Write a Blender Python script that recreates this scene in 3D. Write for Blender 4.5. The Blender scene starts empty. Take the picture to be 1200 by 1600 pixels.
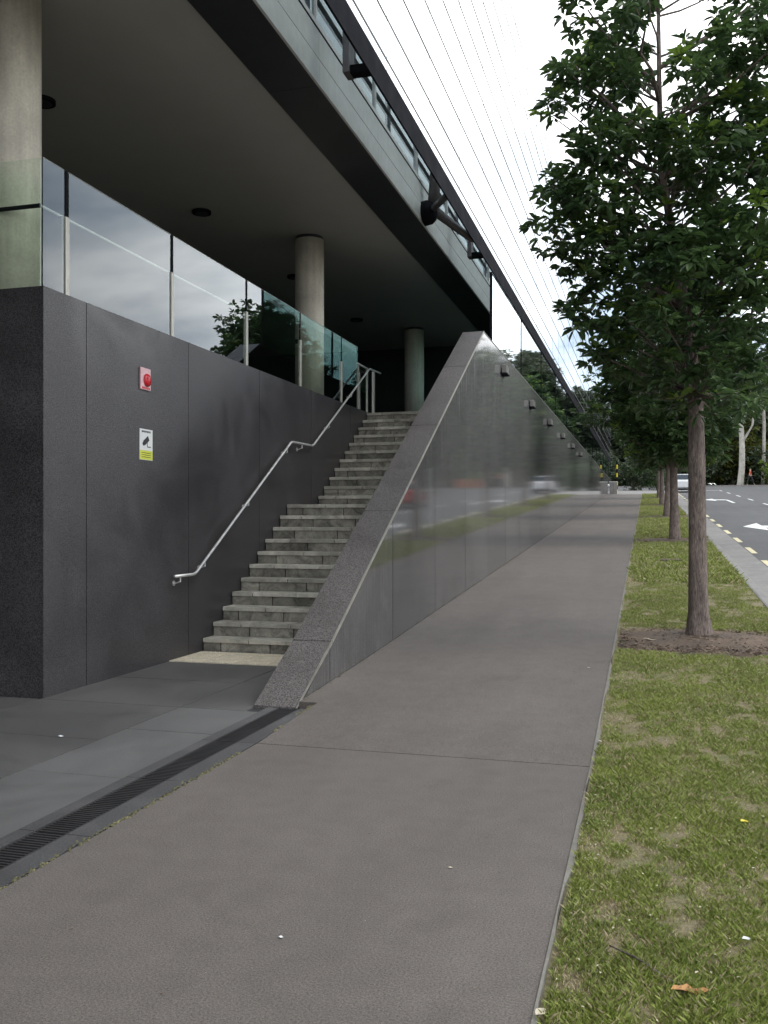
import bpy, bmesh, math, random
import numpy as np
from mathutils import Vector, Matrix, Euler
R = math.radians
rng = np.random.default_rng(7)
random.seed(7)
S = bpy.context.scene
C = S.collection

# ---------------------------------------------------------------- camera, sky, sun, exposure
cam_d = bpy.data.cameras.new('camera'); cam = bpy.data.objects.new('camera', cam_d); C.objects.link(cam)
cam.location = (0, 0, 1.55)
cam.rotation_euler = (R(90), 0, math.atan(410 / 1450))
cam_d.sensor_fit = 'VERTICAL'; cam_d.sensor_height = 24.0
cam_d.lens = 24.0 * 1450 / 1600
cam_d.shift_y = 15 / 1600
cam_d.clip_start = 0.05; cam_d.clip_end = 3000
S.camera = cam

SUN_EL, SUN_AZ = R(50), R(84)      # azimuth clockwise from +Y
world = bpy.data.worlds.new('World'); S.world = world; world.use_nodes = True
wn = world.node_tree; wn.nodes.clear()
def wnode(t, **k):
    n = wn.nodes.new(t)
    for a, b in k.items(): setattr(n, a, b)
    return n
sky = wnode('ShaderNodeTexSky', sky_type='NISHITA', sun_disc=False, sun_elevation=SUN_EL, sun_rotation=SUN_AZ)
bg = wnode('ShaderNodeBackground'); bg.inputs[1].default_value = 0.1
out = wnode('ShaderNodeOutputWorld')
tc = wnode('ShaderNodeTexCoord')
mp = wnode('ShaderNodeMapping'); mp.inputs['Scale'].default_value = (1.6, 1.6, 3.4); mp.inputs['Location'].default_value = (0.7, 0.2, 0.4)
nz = wnode('ShaderNodeTexNoise'); nz.inputs['Scale'].default_value = 1.5; nz.inputs['Detail'].default_value = 7; nz.inputs['Roughness'].default_value = 0.55
nz.inputs['Distortion'].default_value = 0.4
cr = wnode('ShaderNodeValToRGB')
e = cr.color_ramp.elements
e[0].position = 0.42; e[0].color = (0.25, 0.31, 0.39, 1)
e[1].position = 0.65; e[1].color = (1.0, 0.98, 0.955, 1)
mul = wnode('ShaderNodeVectorMath', operation='SCALE'); mul.inputs['Scale'].default_value = 32.0
mix = wnode('ShaderNodeMix', data_type='RGBA'); mix.inputs[0].default_value = 0.93
L = wn.links.new
L(tc.outputs['Generated'], mp.inputs[0]); L(mp.outputs[0], nz.inputs['Vector']); L(nz.outputs[0], cr.inputs[0])
L(cr.outputs[0], mul.inputs[0]); L(sky.outputs[0], mix.inputs[6]); L(mul.outputs[0], mix.inputs[7])
L(mix.outputs[2], bg.inputs[0]); L(bg.outputs[0], out.inputs[0])

sun_d = bpy.data.lights.new('sun', 'SUN'); sun_d.energy = 0.8; sun_d.angle = R(25); sun_d.color = (1, 0.96, 0.9)
sun = bpy.data.objects.new('sun', sun_d); C.objects.link(sun)
sd = Vector((math.sin(SUN_AZ) * math.cos(SUN_EL), math.cos(SUN_AZ) * math.cos(SUN_EL), math.sin(SUN_EL)))
sun.rotation_euler = sd.to_track_quat('Z', 'Y').to_euler(); sun.location = sd * 60
S.view_settings.view_transform = 'Standard'; S.view_settings.look = 'None'
S.view_settings.exposure = 0.0; S.view_settings.gamma = 1.0; S.view_settings.use_curve_mapping = False
try:
    S.cycles.transparent_max_bounces = 24
except Exception: pass

# ---------------------------------------------------------------- materials
class NT:
    def __init__(s, name):
        s.m = bpy.data.materials.new(name); s.m.use_nodes = True; s.t = s.m.node_tree
        s.b = s.t.nodes['Principled BSDF']; s.o = s.t.nodes['Material Output']
    def n(s, t, **k):
        x = s.t.nodes.new(t)
        for a, b in k.items(): setattr(x, a, b)
        return x
    def l(s, a, b): s.t.links.new(a, b)
    def pos(s, obj=False, scale=(1, 1, 1)):
        if obj: o = s.n('ShaderNodeTexCoord').outputs['Object']
        else: o = s.n('ShaderNodeNewGeometry').outputs['Position']
        m = s.n('ShaderNodeMapping'); m.inputs['Scale'].default_value = scale; s.l(o, m.inputs[0]); return m.outputs[0]
    def noise(s, v, scale, detail=4, rough=0.55, dist=0):
        x = s.n('ShaderNodeTexNoise'); x.inputs['Scale'].default_value = scale; x.inputs['Detail'].default_value = detail
        x.inputs['Roughness'].default_value = rough; x.inputs['Distortion'].default_value = dist; s.l(v, x.inputs['Vector']); return x.outputs[0]
    def ramp(s, f, a, b, ca, cb, extra=()):
        x = s.n('ShaderNodeValToRGB'); q = x.color_ramp.elements
        q[0].position = a; q[0].color = (*ca, 1); q[1].position = b; q[1].color = (*cb, 1)
        for p, c in extra: z = q.new(p); z.color = (*c, 1)
        s.l(f, x.inputs[0]); return x.outputs[0]
    def rng(s, f, a, b, c, d):
        x = s.n('ShaderNodeMapRange'); 
        for i, v in zip(range(1, 5), (a, b, c, d)): x.inputs[i].default_value = v
        s.l(f, x.inputs[0]); return x.outputs[0]
    def mix(s, f, a, b, mode='MIX'):
        x = s.n('ShaderNodeMix', data_type='RGBA', blend_type=mode)
        if isinstance(f, (int, float)): x.inputs[0].default_value = f
        else: s.l(f, x.inputs[0])
        for i, c in ((6, a), (7, b)):
            if isinstance(c, tuple): x.inputs[i].default_value = (*c, 1)
            else: s.l(c, x.inputs[i])
        return x.outputs[2]
    def scale(s, col, f):
        x = s.n('ShaderNodeVectorMath', operation='SCALE'); s.l(col, x.inputs[0])
        if isinstance(f, (int, float)): x.inputs['Scale'].default_value = f
        else: s.l(f, x.inputs['Scale'])
        return x.outputs[0]
    def bump(s, h, strength=0.3, dist=0.01):
        x = s.n('ShaderNodeBump'); x.inputs['Strength'].default_value = strength; x.inputs['Distance'].default_value = dist
        s.l(h, x.inputs['Height']); s.l(x.outputs[0], s.b.inputs['Normal'])
    def objrand(s, a, b):
        o = s.n('ShaderNodeObjectInfo'); return s.rng(o.outputs['Random'], 0, 1, a, b)
    def base(s, c):
        if isinstance(c, tuple): s.b.inputs['Base Color'].default_value = (*c, 1)
        else: s.l(c, s.b.inputs['Base Color'])
    def rough(s, r):
        if isinstance(r, (int, float)): s.b.inputs['Roughness'].default_value = r
        else: s.l(r, s.b.inputs['Roughness'])
def simple(name, col, rough=0.6, metal=0, nscale=30, var=0.12, bump=0.05, rvar=0.1):
    m = NT(name); p = m.pos(True); f = m.noise(p, nscale, 5); g = m.noise(p, nscale * 0.12, 3)
    k = m.rng(f, 0.3, 0.7, 1 - var, 1 + var); k2 = m.rng(g, 0.3, 0.7, 1 - var, 1 + var)
    mm = m.n('ShaderNodeMath', operation='MULTIPLY'); m.l(k, mm.inputs[0]); m.l(k2, mm.inputs[1])
    rgb = m.n('ShaderNodeRGB'); rgb.outputs[0].default_value = (*col, 1)
    m.base(m.scale(rgb.outputs[0], mm.outputs[0])); m.rough(m.rng(g, 0.3, 0.7, max(0, rough - rvar), rough + rvar))
    m.b.inputs['Metallic'].default_value = metal
    if bump: m.bump(f, bump, 0.005)
    return m.m
def stone(name, dark, light, rough, streak_sheen=0.0, spec=0.5, speck=110, bumps=0.05, orand=(0.9, 1.1), cloud=0.35):
    m = NT(name); p = m.pos(); f = m.noise(p, speck, 3, 0.7)
    c = m.ramp(f, 0.40, 0.62, dark, light)
    g = m.noise(p, 0.9, 6, 0.6, 0.6); c = m.scale(c, m.rng(g, 0.3, 0.7, 1 - cloud, 1 + cloud))
    v = m.pos(scale=(5, 5, 0.22)); st = m.noise(v, 2.2, 5, 0.6)
    if streak_sheen: c = m.scale(c, m.rng(st, 0.3, 0.75, 1 - 0.04, 1 + 0.04 + streak_sheen)); c = m.scale(c, m.objrand(*orand))
    if streak_sheen:
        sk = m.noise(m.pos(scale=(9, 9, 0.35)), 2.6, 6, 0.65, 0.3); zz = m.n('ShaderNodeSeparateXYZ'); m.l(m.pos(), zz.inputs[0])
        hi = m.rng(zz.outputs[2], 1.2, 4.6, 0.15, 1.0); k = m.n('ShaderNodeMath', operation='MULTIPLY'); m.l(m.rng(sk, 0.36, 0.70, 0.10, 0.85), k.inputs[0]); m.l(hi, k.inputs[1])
        c = m.mix(k.outputs[0], c, (0.34, 0.34, 0.335))  # pale streaks, stronger with height, also paint in a sky sheen
    m.base(c); r = m.rng(st if streak_sheen else g, 0.35, 0.7, rough * 0.75, rough * 1.35); m.rough(r)
    m.b.inputs['Specular IOR Level'].default_value = spec
    if bumps: m.bump(f, bumps, 0.002)
    return m.m
M = {}
M['granite_matt'] = stone('dark_honed_granite', (0.012, 0.011, 0.012), (0.105, 0.098, 0.102), 0.38, 0.0, cloud=0.24)
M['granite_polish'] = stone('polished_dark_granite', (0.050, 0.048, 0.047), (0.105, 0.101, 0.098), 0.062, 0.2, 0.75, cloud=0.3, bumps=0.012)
M['granite_cap'] = stone('brushed_granite_cap', (0.030, 0.027, 0.025), (0.22, 0.20, 0.19), 0.5, 0, speck=95, cloud=0.15)
M['granite_kerb'] = stone('granite_drain_edging', (0.06, 0.06, 0.06), (0.12, 0.115, 0.115), 0.6)
M['paving'] = stone('bluestone_paving', (0.088, 0.085, 0.083), (0.135, 0.131, 0.127), 0.55, 0, cloud=0.16, speck=150)
M['paving_light'] = stone('pale_bluestone_paving', (0.112, 0.110, 0.107), (0.162, 0.159, 0.154), 0.55, 0, cloud=0.14, speck=150)
def stepmat():
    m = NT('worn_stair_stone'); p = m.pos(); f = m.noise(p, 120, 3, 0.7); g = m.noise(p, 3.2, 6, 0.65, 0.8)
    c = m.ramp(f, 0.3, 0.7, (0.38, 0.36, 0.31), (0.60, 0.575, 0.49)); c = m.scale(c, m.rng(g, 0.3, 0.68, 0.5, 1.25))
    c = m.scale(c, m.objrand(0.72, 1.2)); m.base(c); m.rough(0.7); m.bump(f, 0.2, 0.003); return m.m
M['step'] = stepmat()
def risermat():
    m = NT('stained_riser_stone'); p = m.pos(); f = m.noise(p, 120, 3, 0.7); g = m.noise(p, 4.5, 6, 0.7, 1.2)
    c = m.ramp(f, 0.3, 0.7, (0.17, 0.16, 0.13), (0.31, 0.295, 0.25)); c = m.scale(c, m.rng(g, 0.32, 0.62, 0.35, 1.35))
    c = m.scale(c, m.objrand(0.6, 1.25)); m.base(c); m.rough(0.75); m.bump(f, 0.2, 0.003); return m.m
M['riser'] = risermat()
M['tactile'] = simple('cream_tactile_tile', (0.66, 0.59, 0.45), 0.7, nscale=60, var=0.18)
def concrete(name, col, bands=True):
    m = NT(name); p = m.pos(); f = m.noise(p, 40, 6, 0.65); g = m.noise(p, 1.7, 5, 0.6, 0.5)
    st = m.noise(m.pos(scale=(6, 6, 0.5)), 2, 4)
    rgb = m.n('ShaderNodeRGB'); rgb.outputs[0].default_value = (*col, 1)
    c = m.scale(rgb.outputs[0], m.rng(f, 0.3, 0.7, 0.88, 1.1)); c = m.scale(c, m.rng(g, 0.3, 0.7, 0.82, 1.15)); c = m.scale(c, m.rng(st, 0.3, 0.7, 0.88, 1.1))
    m.base(c); m.rough(0.72); m.bump(f, 0.15, 0.004); return m.m
M['column'] = concrete('pale_column_concrete', (0.74, 0.68, 0.57))
M['soffit'] = simple('painted_soffit', (0.46, 0.44, 0.405), 0.7, nscale=2, var=0.03, bump=0)
M['interior'] = simple('dark_interior', (0.03, 0.03, 0.03), 0.7)
M['beam'] = simple('charcoal_beam_cladding', (0.042, 0.042, 0.048), 0.4, nscale=3)
M['fascia'] = simple('pale_grey_metal_fascia', (0.68, 0.68, 0.66), 0.45, 0.0, nscale=8, var=0.06, bump=0)
M['darkmetal'] = simple('near_black_metal', (0.012, 0.012, 0.016), 0.85, 0.0, bump=0); M['darkmetal'].node_tree.nodes['Principled BSDF'].inputs['Specular IOR Level'].default_value = 0.08
M['bracketmetal'] = simple('grey_brown_bracket_steel', (0.14, 0.13, 0.135), 0.4, 0.3, bump=0)
M['steel'] = simple('brushed_stainless', (0.80, 0.79, 0.76), 0.45, 0.7, nscale=90, var=0.06, bump=0.02)
M['postmetal'] = simple('satin_post_steel', (0.52, 0.50, 0.44), 0.42, 0.7, nscale=60, var=0.08, bump=0.02)
M['grate'] = simple('black_drain_iron', (0.04, 0.038, 0.038), 0.6, 0.1)
def asphalt(name, a, b, warm=(1, 1, 1), patch=0.09, edge=None):
    m = NT(name); p = m.pos(); f = m.noise(p, 118, 3, 0.85); f2 = m.noise(p, 420, 2, 0.8); g = m.noise(p, 0.55, 7, 0.62, 0.5); h = m.noise(p, 6, 5, 0.6)
    c = m.ramp(f, 0.3, 0.72, a, b); c = m.scale(c, m.rng(f2, 0.3, 0.7, 0.6, 1.45))
    c = m.scale(c, m.rng(g, 0.3, 0.7, 1 - patch, 1 + patch)); c = m.scale(c, m.rng(h, 0.3, 0.7, 0.93, 1.07))
    ln = m.noise(m.pos(scale=(1, 0.08, 1)), 2.5, 5); c = m.scale(c, m.rng(ln, 0.3, 0.7, 0.93, 1.07)); stn = m.noise(p, 1.1, 6, 0.7, 1.0); c = m.scale(c, m.rng(stn, 0.56, 0.74, 1.0, 0.85))
    v = m.n('ShaderNodeTexVoronoi'); v.inputs['Scale'].default_value = 42; m.l(p, v.inputs['Vector'])
    sp = m.ramp(v.outputs['Distance'], 0.05, 0.10, (1, 1, 1), (0, 0, 0)); vr = m.rng(v.outputs['Color'], 0.86, 0.9, 0, 1)
    mm = m.n('ShaderNodeMath', operation='MULTIPLY'); m.l(sp, mm.inputs[0]); m.l(vr, mm.inputs[1])
    c = m.mix(mm.outputs[0], c, (b[0] * 2.2, b[1] * 2.2, b[2] * 2.2))
    m.base(c); m.rough(0.85); m.bump(f, 0.5, 0.004); return m.m
M['path'] = asphalt('warm_grey_footpath_asphalt', (0.055, 0.047, 0.041), (0.225, 0.196, 0.173))
M['road'] = asphalt('grey_road_asphalt', (0.07, 0.069, 0.07), (0.13, 0.128, 0.128))
M['concrete'] = concrete('kerb_concrete', (0.24, 0.225, 0.21))
M['white'] = simple('worn_white_paint', (0.75, 0.75, 0.72), 0.6, nscale=25, var=0.15)
M['yellowline'] = simple('worn_cream_line_paint', (0.68, 0.6, 0.36), 0.6, nscale=25, var=0.15)
M['edging'] = concrete('path_edge_strip', (0.22, 0.205, 0.175))
def soilmat():
    m = NT('lawn_soil'); p = m.pos(); f = m.noise(p, 60, 6, 0.7); g = m.noise(p, 5.0, 6, 0.7)
    a = m.ramp(f, 0.3, 0.7, (0.14, 0.105, 0.065), (0.42, 0.33, 0.22))
    b = m.ramp(f, 0.3, 0.7, (0.09, 0.11, 0.03), (0.20, 0.22, 0.08))
    sel = m.rng(g, 0.38, 0.68, 0.1, 0.9)
    m.base(m.mix(sel, a, b)); m.rough(0.9); m.bump(f, 0.8, 0.02); return m.m
M['soil'] = soilmat()
def terr():
    m = NT('rough_ground'); p = m.pos(); f = m.noise(p, 1.2, 8, 0.7)
    m.base(m.ramp(f, 0.35, 0.65, (0.05, 0.06, 0.02), (0.11, 0.10, 0.05))); m.rough(0.95); m.bump(f, 0.5, 0.1); return m.m
M['ground'] = terr()
def grassmat(name, a, b, c3):
    m = NT(name); p = m.pos(); f = m.noise(p, 1.6, 4, 0.6); g = m.noise(p, 45, 2)
    c = m.ramp(f, 0.35, 0.7, a, b); c = m.mix(m.rng(g, 0.45, 0.62, 0, 0.7), c, c3)
    m.base(c); m.rough(0.6); return m.m
M['grass'] = grassmat('green_lawn_blade', (0.16, 0.225, 0.036), (0.29, 0.35, 0.07), (0.40, 0.42, 0.13))
M['drygrass'] = grassmat('straw_lawn_blade', (0.50, 0.40, 0.25), (0.36, 0.31, 0.15), (0.56, 0.46, 0.31))
M['mulch'] = simple('brown_mulch', (0.12, 0.085, 0.06), 0.9, nscale=25, var=0.4, bump=0.6)
M['chip'] = simple('bark_chip', (0.20, 0.145, 0.105), 0.85, nscale=12, var=0.4)
def leafmat(name, a, b, rough=0.38, tr=0.25, px=3.0):
    m = NT(name); p = m.pos(); f = m.noise(p, px, 4, 0.6); g = m.noise(p, 28, 2)
    c = m.ramp(f, 0.35, 0.65, a, b); c = m.scale(c, m.rng(g, 0.3, 0.7, 0.7, 1.3)); m.base(c); m.rough(rough)
    t = m.n('ShaderNodeBsdfTranslucent'); m.l(m.scale(c, 1.5), t.inputs[0])
    ms = m.n('ShaderNodeMixShader'); ms.inputs[0].default_value = tr
    m.l(m.b.outputs[0], ms.inputs[1]); m.l(t.outputs[0], ms.inputs[2]); m.l(ms.outputs[0], m.o.inputs[0]); return m.m
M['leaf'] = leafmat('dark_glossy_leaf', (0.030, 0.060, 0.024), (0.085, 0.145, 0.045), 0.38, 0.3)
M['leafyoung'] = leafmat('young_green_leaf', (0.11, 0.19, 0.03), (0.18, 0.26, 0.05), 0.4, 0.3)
M['leafgum'] = leafmat('hazy_grey_green_gum_leaf', (0.07, 0.085, 0.06), (0.12, 0.14, 0.09), 0.5, 0.25, 0.6)  # gum grey green, lightened further to paint in distance haze
M['leaffar'] = leafmat('hazy_distant_foliage', (0.028, 0.046, 0.024), (0.075, 0.10, 0.05), 0.5, 0.2, 0.4)  # base colour lifted slightly to paint in distance haze
M['leafyellow'] = leafmat('yellow_green_foliage', (0.07, 0.09, 0.018), (0.14, 0.15, 0.03), 0.5, 0.3, 0.5)
def bark(name, a, b, z=0.8):
    m = NT(name); v = m.pos(scale=(14, 14, 2.2)); f = m.noise(v, 3, 7, 0.7, 1.5); g = m.noise(m.pos(), 2.5, 4)
    c = m.ramp(f, 0.35, 0.65, a, b); c = m.scale(c, m.rng(g, 0.3, 0.7, 0.75, 1.2)); m.base(c); m.rough(0.9); m.bump(f, z, 0.02); return m.m
M['bark'] = bark('grey_brown_bark', (0.055, 0.042, 0.036), (0.30, 0.235, 0.20))
M['gumbark'] = bark('pale_gum_bark', (0.34, 0.31, 0.27), (0.55, 0.52, 0.47), 0.15)
M['brick'] = simple('orange_brick', (0.36, 0.13, 0.07), 0.85)
def glassmat(name, tint, boost=1.8, ior=1.5):
    m = NT(name); m.t.nodes.remove(m.b)
    fr = m.n('ShaderNodeFresnel'); fr.inputs[0].default_value = ior
    ge = m.n('ShaderNodeNewGeometry'); inv = m.n('ShaderNodeMath', operation='SUBTRACT'); inv.inputs[0].default_value = 1; m.l(ge.outputs['Backfacing'], inv.inputs[1])
    a = m.n('ShaderNodeMath', operation='MULTIPLY'); m.l(fr.outputs[0], a.inputs[0]); a.inputs[1].default_value = boost
    b = m.n('ShaderNodeMath', operation='MULTIPLY', use_clamp=True); m.l(a.outputs[0], b.inputs[0]); m.l(inv.outputs[0], b.inputs[1])
    t = m.n('ShaderNodeBsdfTransparent'); t.inputs[0].default_value = (*tint, 1)
    g = m.n('ShaderNodeBsdfGlossy'); g.inputs['Roughness'].default_value = 0.0; g.inputs[0].default_value = (0.88, 0.95, 1.0, 1)
    ms = m.n('ShaderNodeMixShader'); m.l(b.outputs[0], ms.inputs[0]); m.l(t.outputs[0], ms.inputs[1]); m.l(g.outputs[0], ms.inputs[2]); m.l(ms.outputs[0], m.o.inputs[0])
    return m.m
M['glass'] = glassmat('green_tinted_guard_glass', (0.94, 0.985, 0.95), 1.9)
M['windowglass'] = glassmat('teal_window_glass', (0.35, 0.45, 0.45), 2.6)
def screen(name, lo=.45, hi=.9, tint=(.9, .95, .95)):
    m = NT(name); m.t.nodes.remove(m.b); lw = m.n('ShaderNodeLayerWeight'); lw.inputs[0].default_value = 0.5
    f = m.rng(lw.outputs['Facing'], 0.1, 0.85, lo, hi); t = m.n('ShaderNodeBsdfTransparent'); t.inputs[0].default_value = (*tint, 1)
    g = m.n('ShaderNodeBsdfGlossy'); g.inputs['Roughness'].default_value = 0.02; g.inputs[0].default_value = (0.93, 0.96, 0.96, 1)
    ms = m.n('ShaderNodeMixShader'); ge = m.n('ShaderNodeNewGeometry'); bk = m.rng(ge.outputs['Backfacing'], 0, 1, 1, .08); mm = m.n('ShaderNodeMath', operation='MULTIPLY'); m.l(f, mm.inputs[0]); m.l(bk, mm.inputs[1])
    m.l(mm.outputs[0], ms.inputs[0]); m.l(t.outputs[0], ms.inputs[1]); m.l(g.outputs[0], ms.inputs[2]); m.l(ms.outputs[0], m.o.inputs[0]); return m.m
def mirror(name, col, rough=0.02):
    m = NT(name); m.base(col); m.b.inputs['Metallic'].default_value = 0.92; p = m.pos(); f = m.noise(p, 1.3, 3)
    m.rough(m.rng(f, 0.3, 0.7, rough * 0.6, rough * 1.5)); m.bump(f, 0.03, 0.02); return m.m
M['facade'] = screen('reflective_facade_glass')
M['bandglass'] = screen('teal_clerestory_glass', .12, .86, (.55, .74, .72))
M['facadeframe'] = simple('grey_facade_frame', (0.26, 0.26, 0.27), 0.9, bump=0)
M['red'] = simple('red_plastic', (0.55, 0.02, 0.03), 0.3, bump=0)
M['pinkwhite'] = simple('pale_pink_plastic', (0.72, 0.45, 0.47), 0.4, bump=0)
M['signwhite'] = simple('sign_white', (0.72, 0.73, 0.72), 0.5, bump=0, var=0.04)
M['signyellow'] = simple('sign_yellow_green', (0.62, 0.64, 0.06), 0.5, bump=0, var=0.04)
M['ink'] = simple('sign_black_ink', (0.02, 0.02, 0.02), 0.5, bump=0)
M['carred'] = simple('red_car_paint', (0.45, 0.02, 0.02), 0.22, bump=0, var=0.03)
M['carwhite'] = simple('white_car_paint', (0.75, 0.76, 0.77), 0.25, bump=0, var=0.03)
M['carglass'] = simple('dark_car_glass', (0.02, 0.025, 0.03), 0.08, bump=0)
M['tyre'] = simple('black_tyre', (0.02, 0.02, 0.02), 0.8)
M['skin'] = simple('skin', (0.5, 0.32, 0.24), 0.6, bump=0)
M['shirt'] = simple('red_orange_shirt', (0.62, 0.07, 0.035), 0.8, bump=0)
M['trousers'] = simple('dark_trousers', (0.02, 0.02, 0.025), 0.8, bump=0)
M['lampbody'] = simple('beige_grey_lamp_body', (0.20, 0.195, 0.175), 0.5, 0.3, bump=0)
M['deadleaf'] = simple('orange_brown_dead_leaf', (0.50, 0.25, 0.09), 0.7, nscale=40, var=0.3)
M['paleleaf'] = simple('pale_dry_leaf', (0.62, 0.55, 0.42), 0.7, nscale=40, var=0.2)
M['yellow'] = simple('yellow_petal', (0.72, 0.58, 0.04), 0.6)
M['moss'] = simple('yellow_green_moss', (0.13, 0.12, 0.06), 0.95, nscale=30, var=0.5)

# ---------------------------------------------------------------- mesh helpers
def P(y):
    """height of the rising street at distance y"""
    if y <= 6: return 0.0
    if y <= 9: return 0.045 * (y - 6)
    if y <= 104: return 0.135 + 0.055 * (y - 9)
    return 5.36 + 0.02 * (y - 104)
def setp(o, label=None, cat=None, group=None, kind=None):
    if label: o['label'] = label
    if cat: o['category'] = cat
    if group: o['group'] = group
    if kind: o['kind'] = kind
    return o
def thing(name, loc, label=None, cat=None, group=None, kind=None, rz=0):
    o = bpy.data.objects.new(name, None); C.objects.link(o); o.location = loc; o.rotation_euler = (0, 0, rz)
    o.empty_display_size = 0.2
    return setp(o, label, cat, group, kind)
def wloc(o):
    v = Vector(o.location); p = o.parent
    while p: v = v + Vector(p.location); p = p.parent
    return v
def mesh_obj(name, verts, faces, mat, parent=None, smooth=False, local=False, mats=None, fm=None):
    """verts are world coordinates unless local (then they are relative to the parent)"""
    vs = np.array(verts, dtype=float)
    if local and parent is not None: c = Vector((0, 0, 0)); base = Vector((0, 0, 0))
    c = Vector(((vs[:, 0].min() + vs[:, 0].max()) / 2, (vs[:, 1].min() + vs[:, 1].max()) / 2, vs[:, 2].min()))
    vs = vs - np.array(c)
    me = bpy.data.meshes.new(name); me.from_pydata(vs.tolist(), [], [list(f) for f in faces])
    for m in (mats or [mat]): me.materials.append(m)
    if fm is not None: me.polygons.foreach_set('material_index', fm)
    if smooth: me.polygons.foreach_set('use_smooth', [True] * len(me.polygons))
    me.update()
    o = bpy.data.objects.new(name, me); C.objects.link(o)
    if parent is not None:
        o.parent = parent; o.location = c if local else c - wloc(parent)
    else: o.location = c
    return o
class MB:
    def __init__(s): s.v = []; s.f = []
    def add(s, vs, fs):
        k = len(s.v); s.v += [tuple(v) for v in vs]; s.f += [tuple(i + k for i in f) for f in fs]; return s
    def box(s, x0, x1, y0, y1, z0, z1, bev=0.0):
        if bev:
            bm = bmesh.new(); bmesh.ops.create_cube(bm, size=1)
            for v in bm.verts: v.co = Vector(((x0 + x1) / 2 + v.co.x * (x1 - x0), (y0 + y1) / 2 + v.co.y * (y1 - y0), (z0 + z1) / 2 + v.co.z * (z1 - z0)))
            bmesh.ops.bevel(bm, geom=bm.edges[:], offset=bev, segments=1, affect='EDGES')
            bm.verts.index_update(); s.add([v.co[:] for v in bm.verts], [[v.index for v in f.verts] for f in bm.faces]); bm.free(); return s
        v = [(x0, y0, z0), (x1, y0, z0), (x1, y1, z0), (x0, y1, z0), (x0, y0, z1), (x1, y0, z1), (x1, y1, z1), (x0, y1, z1)]
        return s.add(v, [(0, 3, 2, 1), (4, 5, 6, 7), (0, 1, 5, 4), (1, 2, 6, 5), (2, 3, 7, 6), (3, 0, 4, 7)])
    def prism_x(s, poly, x0, x1):
        """poly: list of (y,z) counter-clockwise seen from +X"""
        n = len(poly); v = [(x0, y, z) for y, z in poly] + [(x1, y, z) for y, z in poly]
        f = [tuple(range(n - 1, -1, -1)), tuple(range(n, 2 * n))] + [(i, (i + 1) % n, n + (i + 1) % n, n + i) for i in range(n)]
        return s.add(v, f)
    def prism_z(s, poly, z0, z1):
        n = len(poly); v = [(x, y, z0) for x, y in poly] + [(x, y, z1) for x, y in poly]
        f = [tuple(range(n - 1, -1, -1)), tuple(range(n, 2 * n))] + [(i, (i + 1) % n, n + (i + 1) % n, n + i) for i in range(n)]
        return s.add(v, f)
    def tube(s, pts, radii, n=10, cap=True):
        pts = [Vector(p) for p in pts]
        if not isinstance(radii, (list, tuple)): radii = [radii] * len(pts)
        rings = []
        up = Vector((0, 0, 1))
        for i, p in enumerate(pts):
            d = (pts[min(i + 1, len(pts) - 1)] - pts[max(i - 1, 0)]).normalized()
            a = d.cross(up) if abs(d.z) < 0.95 else d.cross(Vector((0, 1, 0)))
            a.normalize(); b = d.cross(a)
            rings.append([p + (a * math.cos(t) + b * math.sin(t)) * radii[i] for t in [2 * math.pi * k / n for k in range(n)]])
        k = [q for r in rings for q in r]; f = []
        for i in range(len(pts) - 1):
            for j in range(n): f.append((i * n + j, (i + 1) * n + j, (i + 1) * n + (j + 1) % n, i * n + (j + 1) % n))
        if cap: f.append(tuple(range(n))); f.append(tuple(range((len(pts) - 1) * n + n - 1, (len(pts) - 1) * n - 1, -1)))
        return s.add(k, f)
    def cyl(s, x, y, z0, z1, r, n=32): return s.tube([(x, y, z0), (x, y, z1)], r, n)
    def build(s, name, mat, parent=None, **k): return mesh_obj(name, s.v, s.f, mat, parent, **k)
def box(name, b, mat, parent=None, bev=0.0): return MB().box(*b, bev=bev).build(name, mat, parent)
def samples(y0, y1, step=3.0):
    ys = [y0] + [y for y in (6, 7, 8, 9, 104) if y0 < y < y1] + list(np.arange(y0 + step, y1, step)) + [y1]
    ys = sorted(set(round(float(y), 3) for y in ys)); return ys
def strip(name, x0, x1, y0, y1, dz, mat, parent=None, thick=0.0, kind=None, step=3.0):
    """a sheet following the street slope, optionally with thickness"""
    ys = samples(y0, y1, step); v = []; f = []
    for y in ys: v += [(x0, y, P(y) + dz), (x1, y, P(y) + dz)]
    for i in range(len(ys) - 1): f.append((2 * i, 2 * i + 1, 2 * i + 3, 2 * i + 2))
    if thick:
        k = len(v); v += [(a, b, c - thick) for a, b, c in v]
        for i in range(len(ys) - 1):
            f += [(2 * i, 2 * i + 2, k + 2 * i + 2, k + 2 * i), (2 * i + 1, k + 2 * i + 1, k + 2 * i + 3, 2 * i + 3)]
        n = len(ys) - 1; f += [(0, k, k + 1, 1), (2 * n, 2 * n + 1, k + 2 * n + 1, k + 2 * n)]
    o = mesh_obj(name, v, f, mat, parent)
    if kind: o['kind'] = kind
    return o
def vnoise(x, y, seed=0):
    r = np.random.default_rng(seed).random((257, 257)); xi = np.floor(x).astype(int); yi = np.floor(y).astype(int); fx = x - xi; fy = y - yi
    fx = fx * fx * (3 - 2 * fx); fy = fy * fy * (3 - 2 * fy); g = lambda a, b: r[a % 257, b % 257]
    return (g(xi, yi) * (1 - fx) + g(xi + 1, yi) * fx) * (1 - fy) + (g(xi, yi + 1) * (1 - fx) + g(xi + 1, yi + 1) * fx) * fy
def fbm(x, y, s=0): return 0.55 * vnoise(x, y, s) + 0.3 * vnoise(x * 2.1, y * 2.1, s + 1) + 0.15 * vnoise(x * 4.3, y * 4.3, s + 2)

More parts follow.
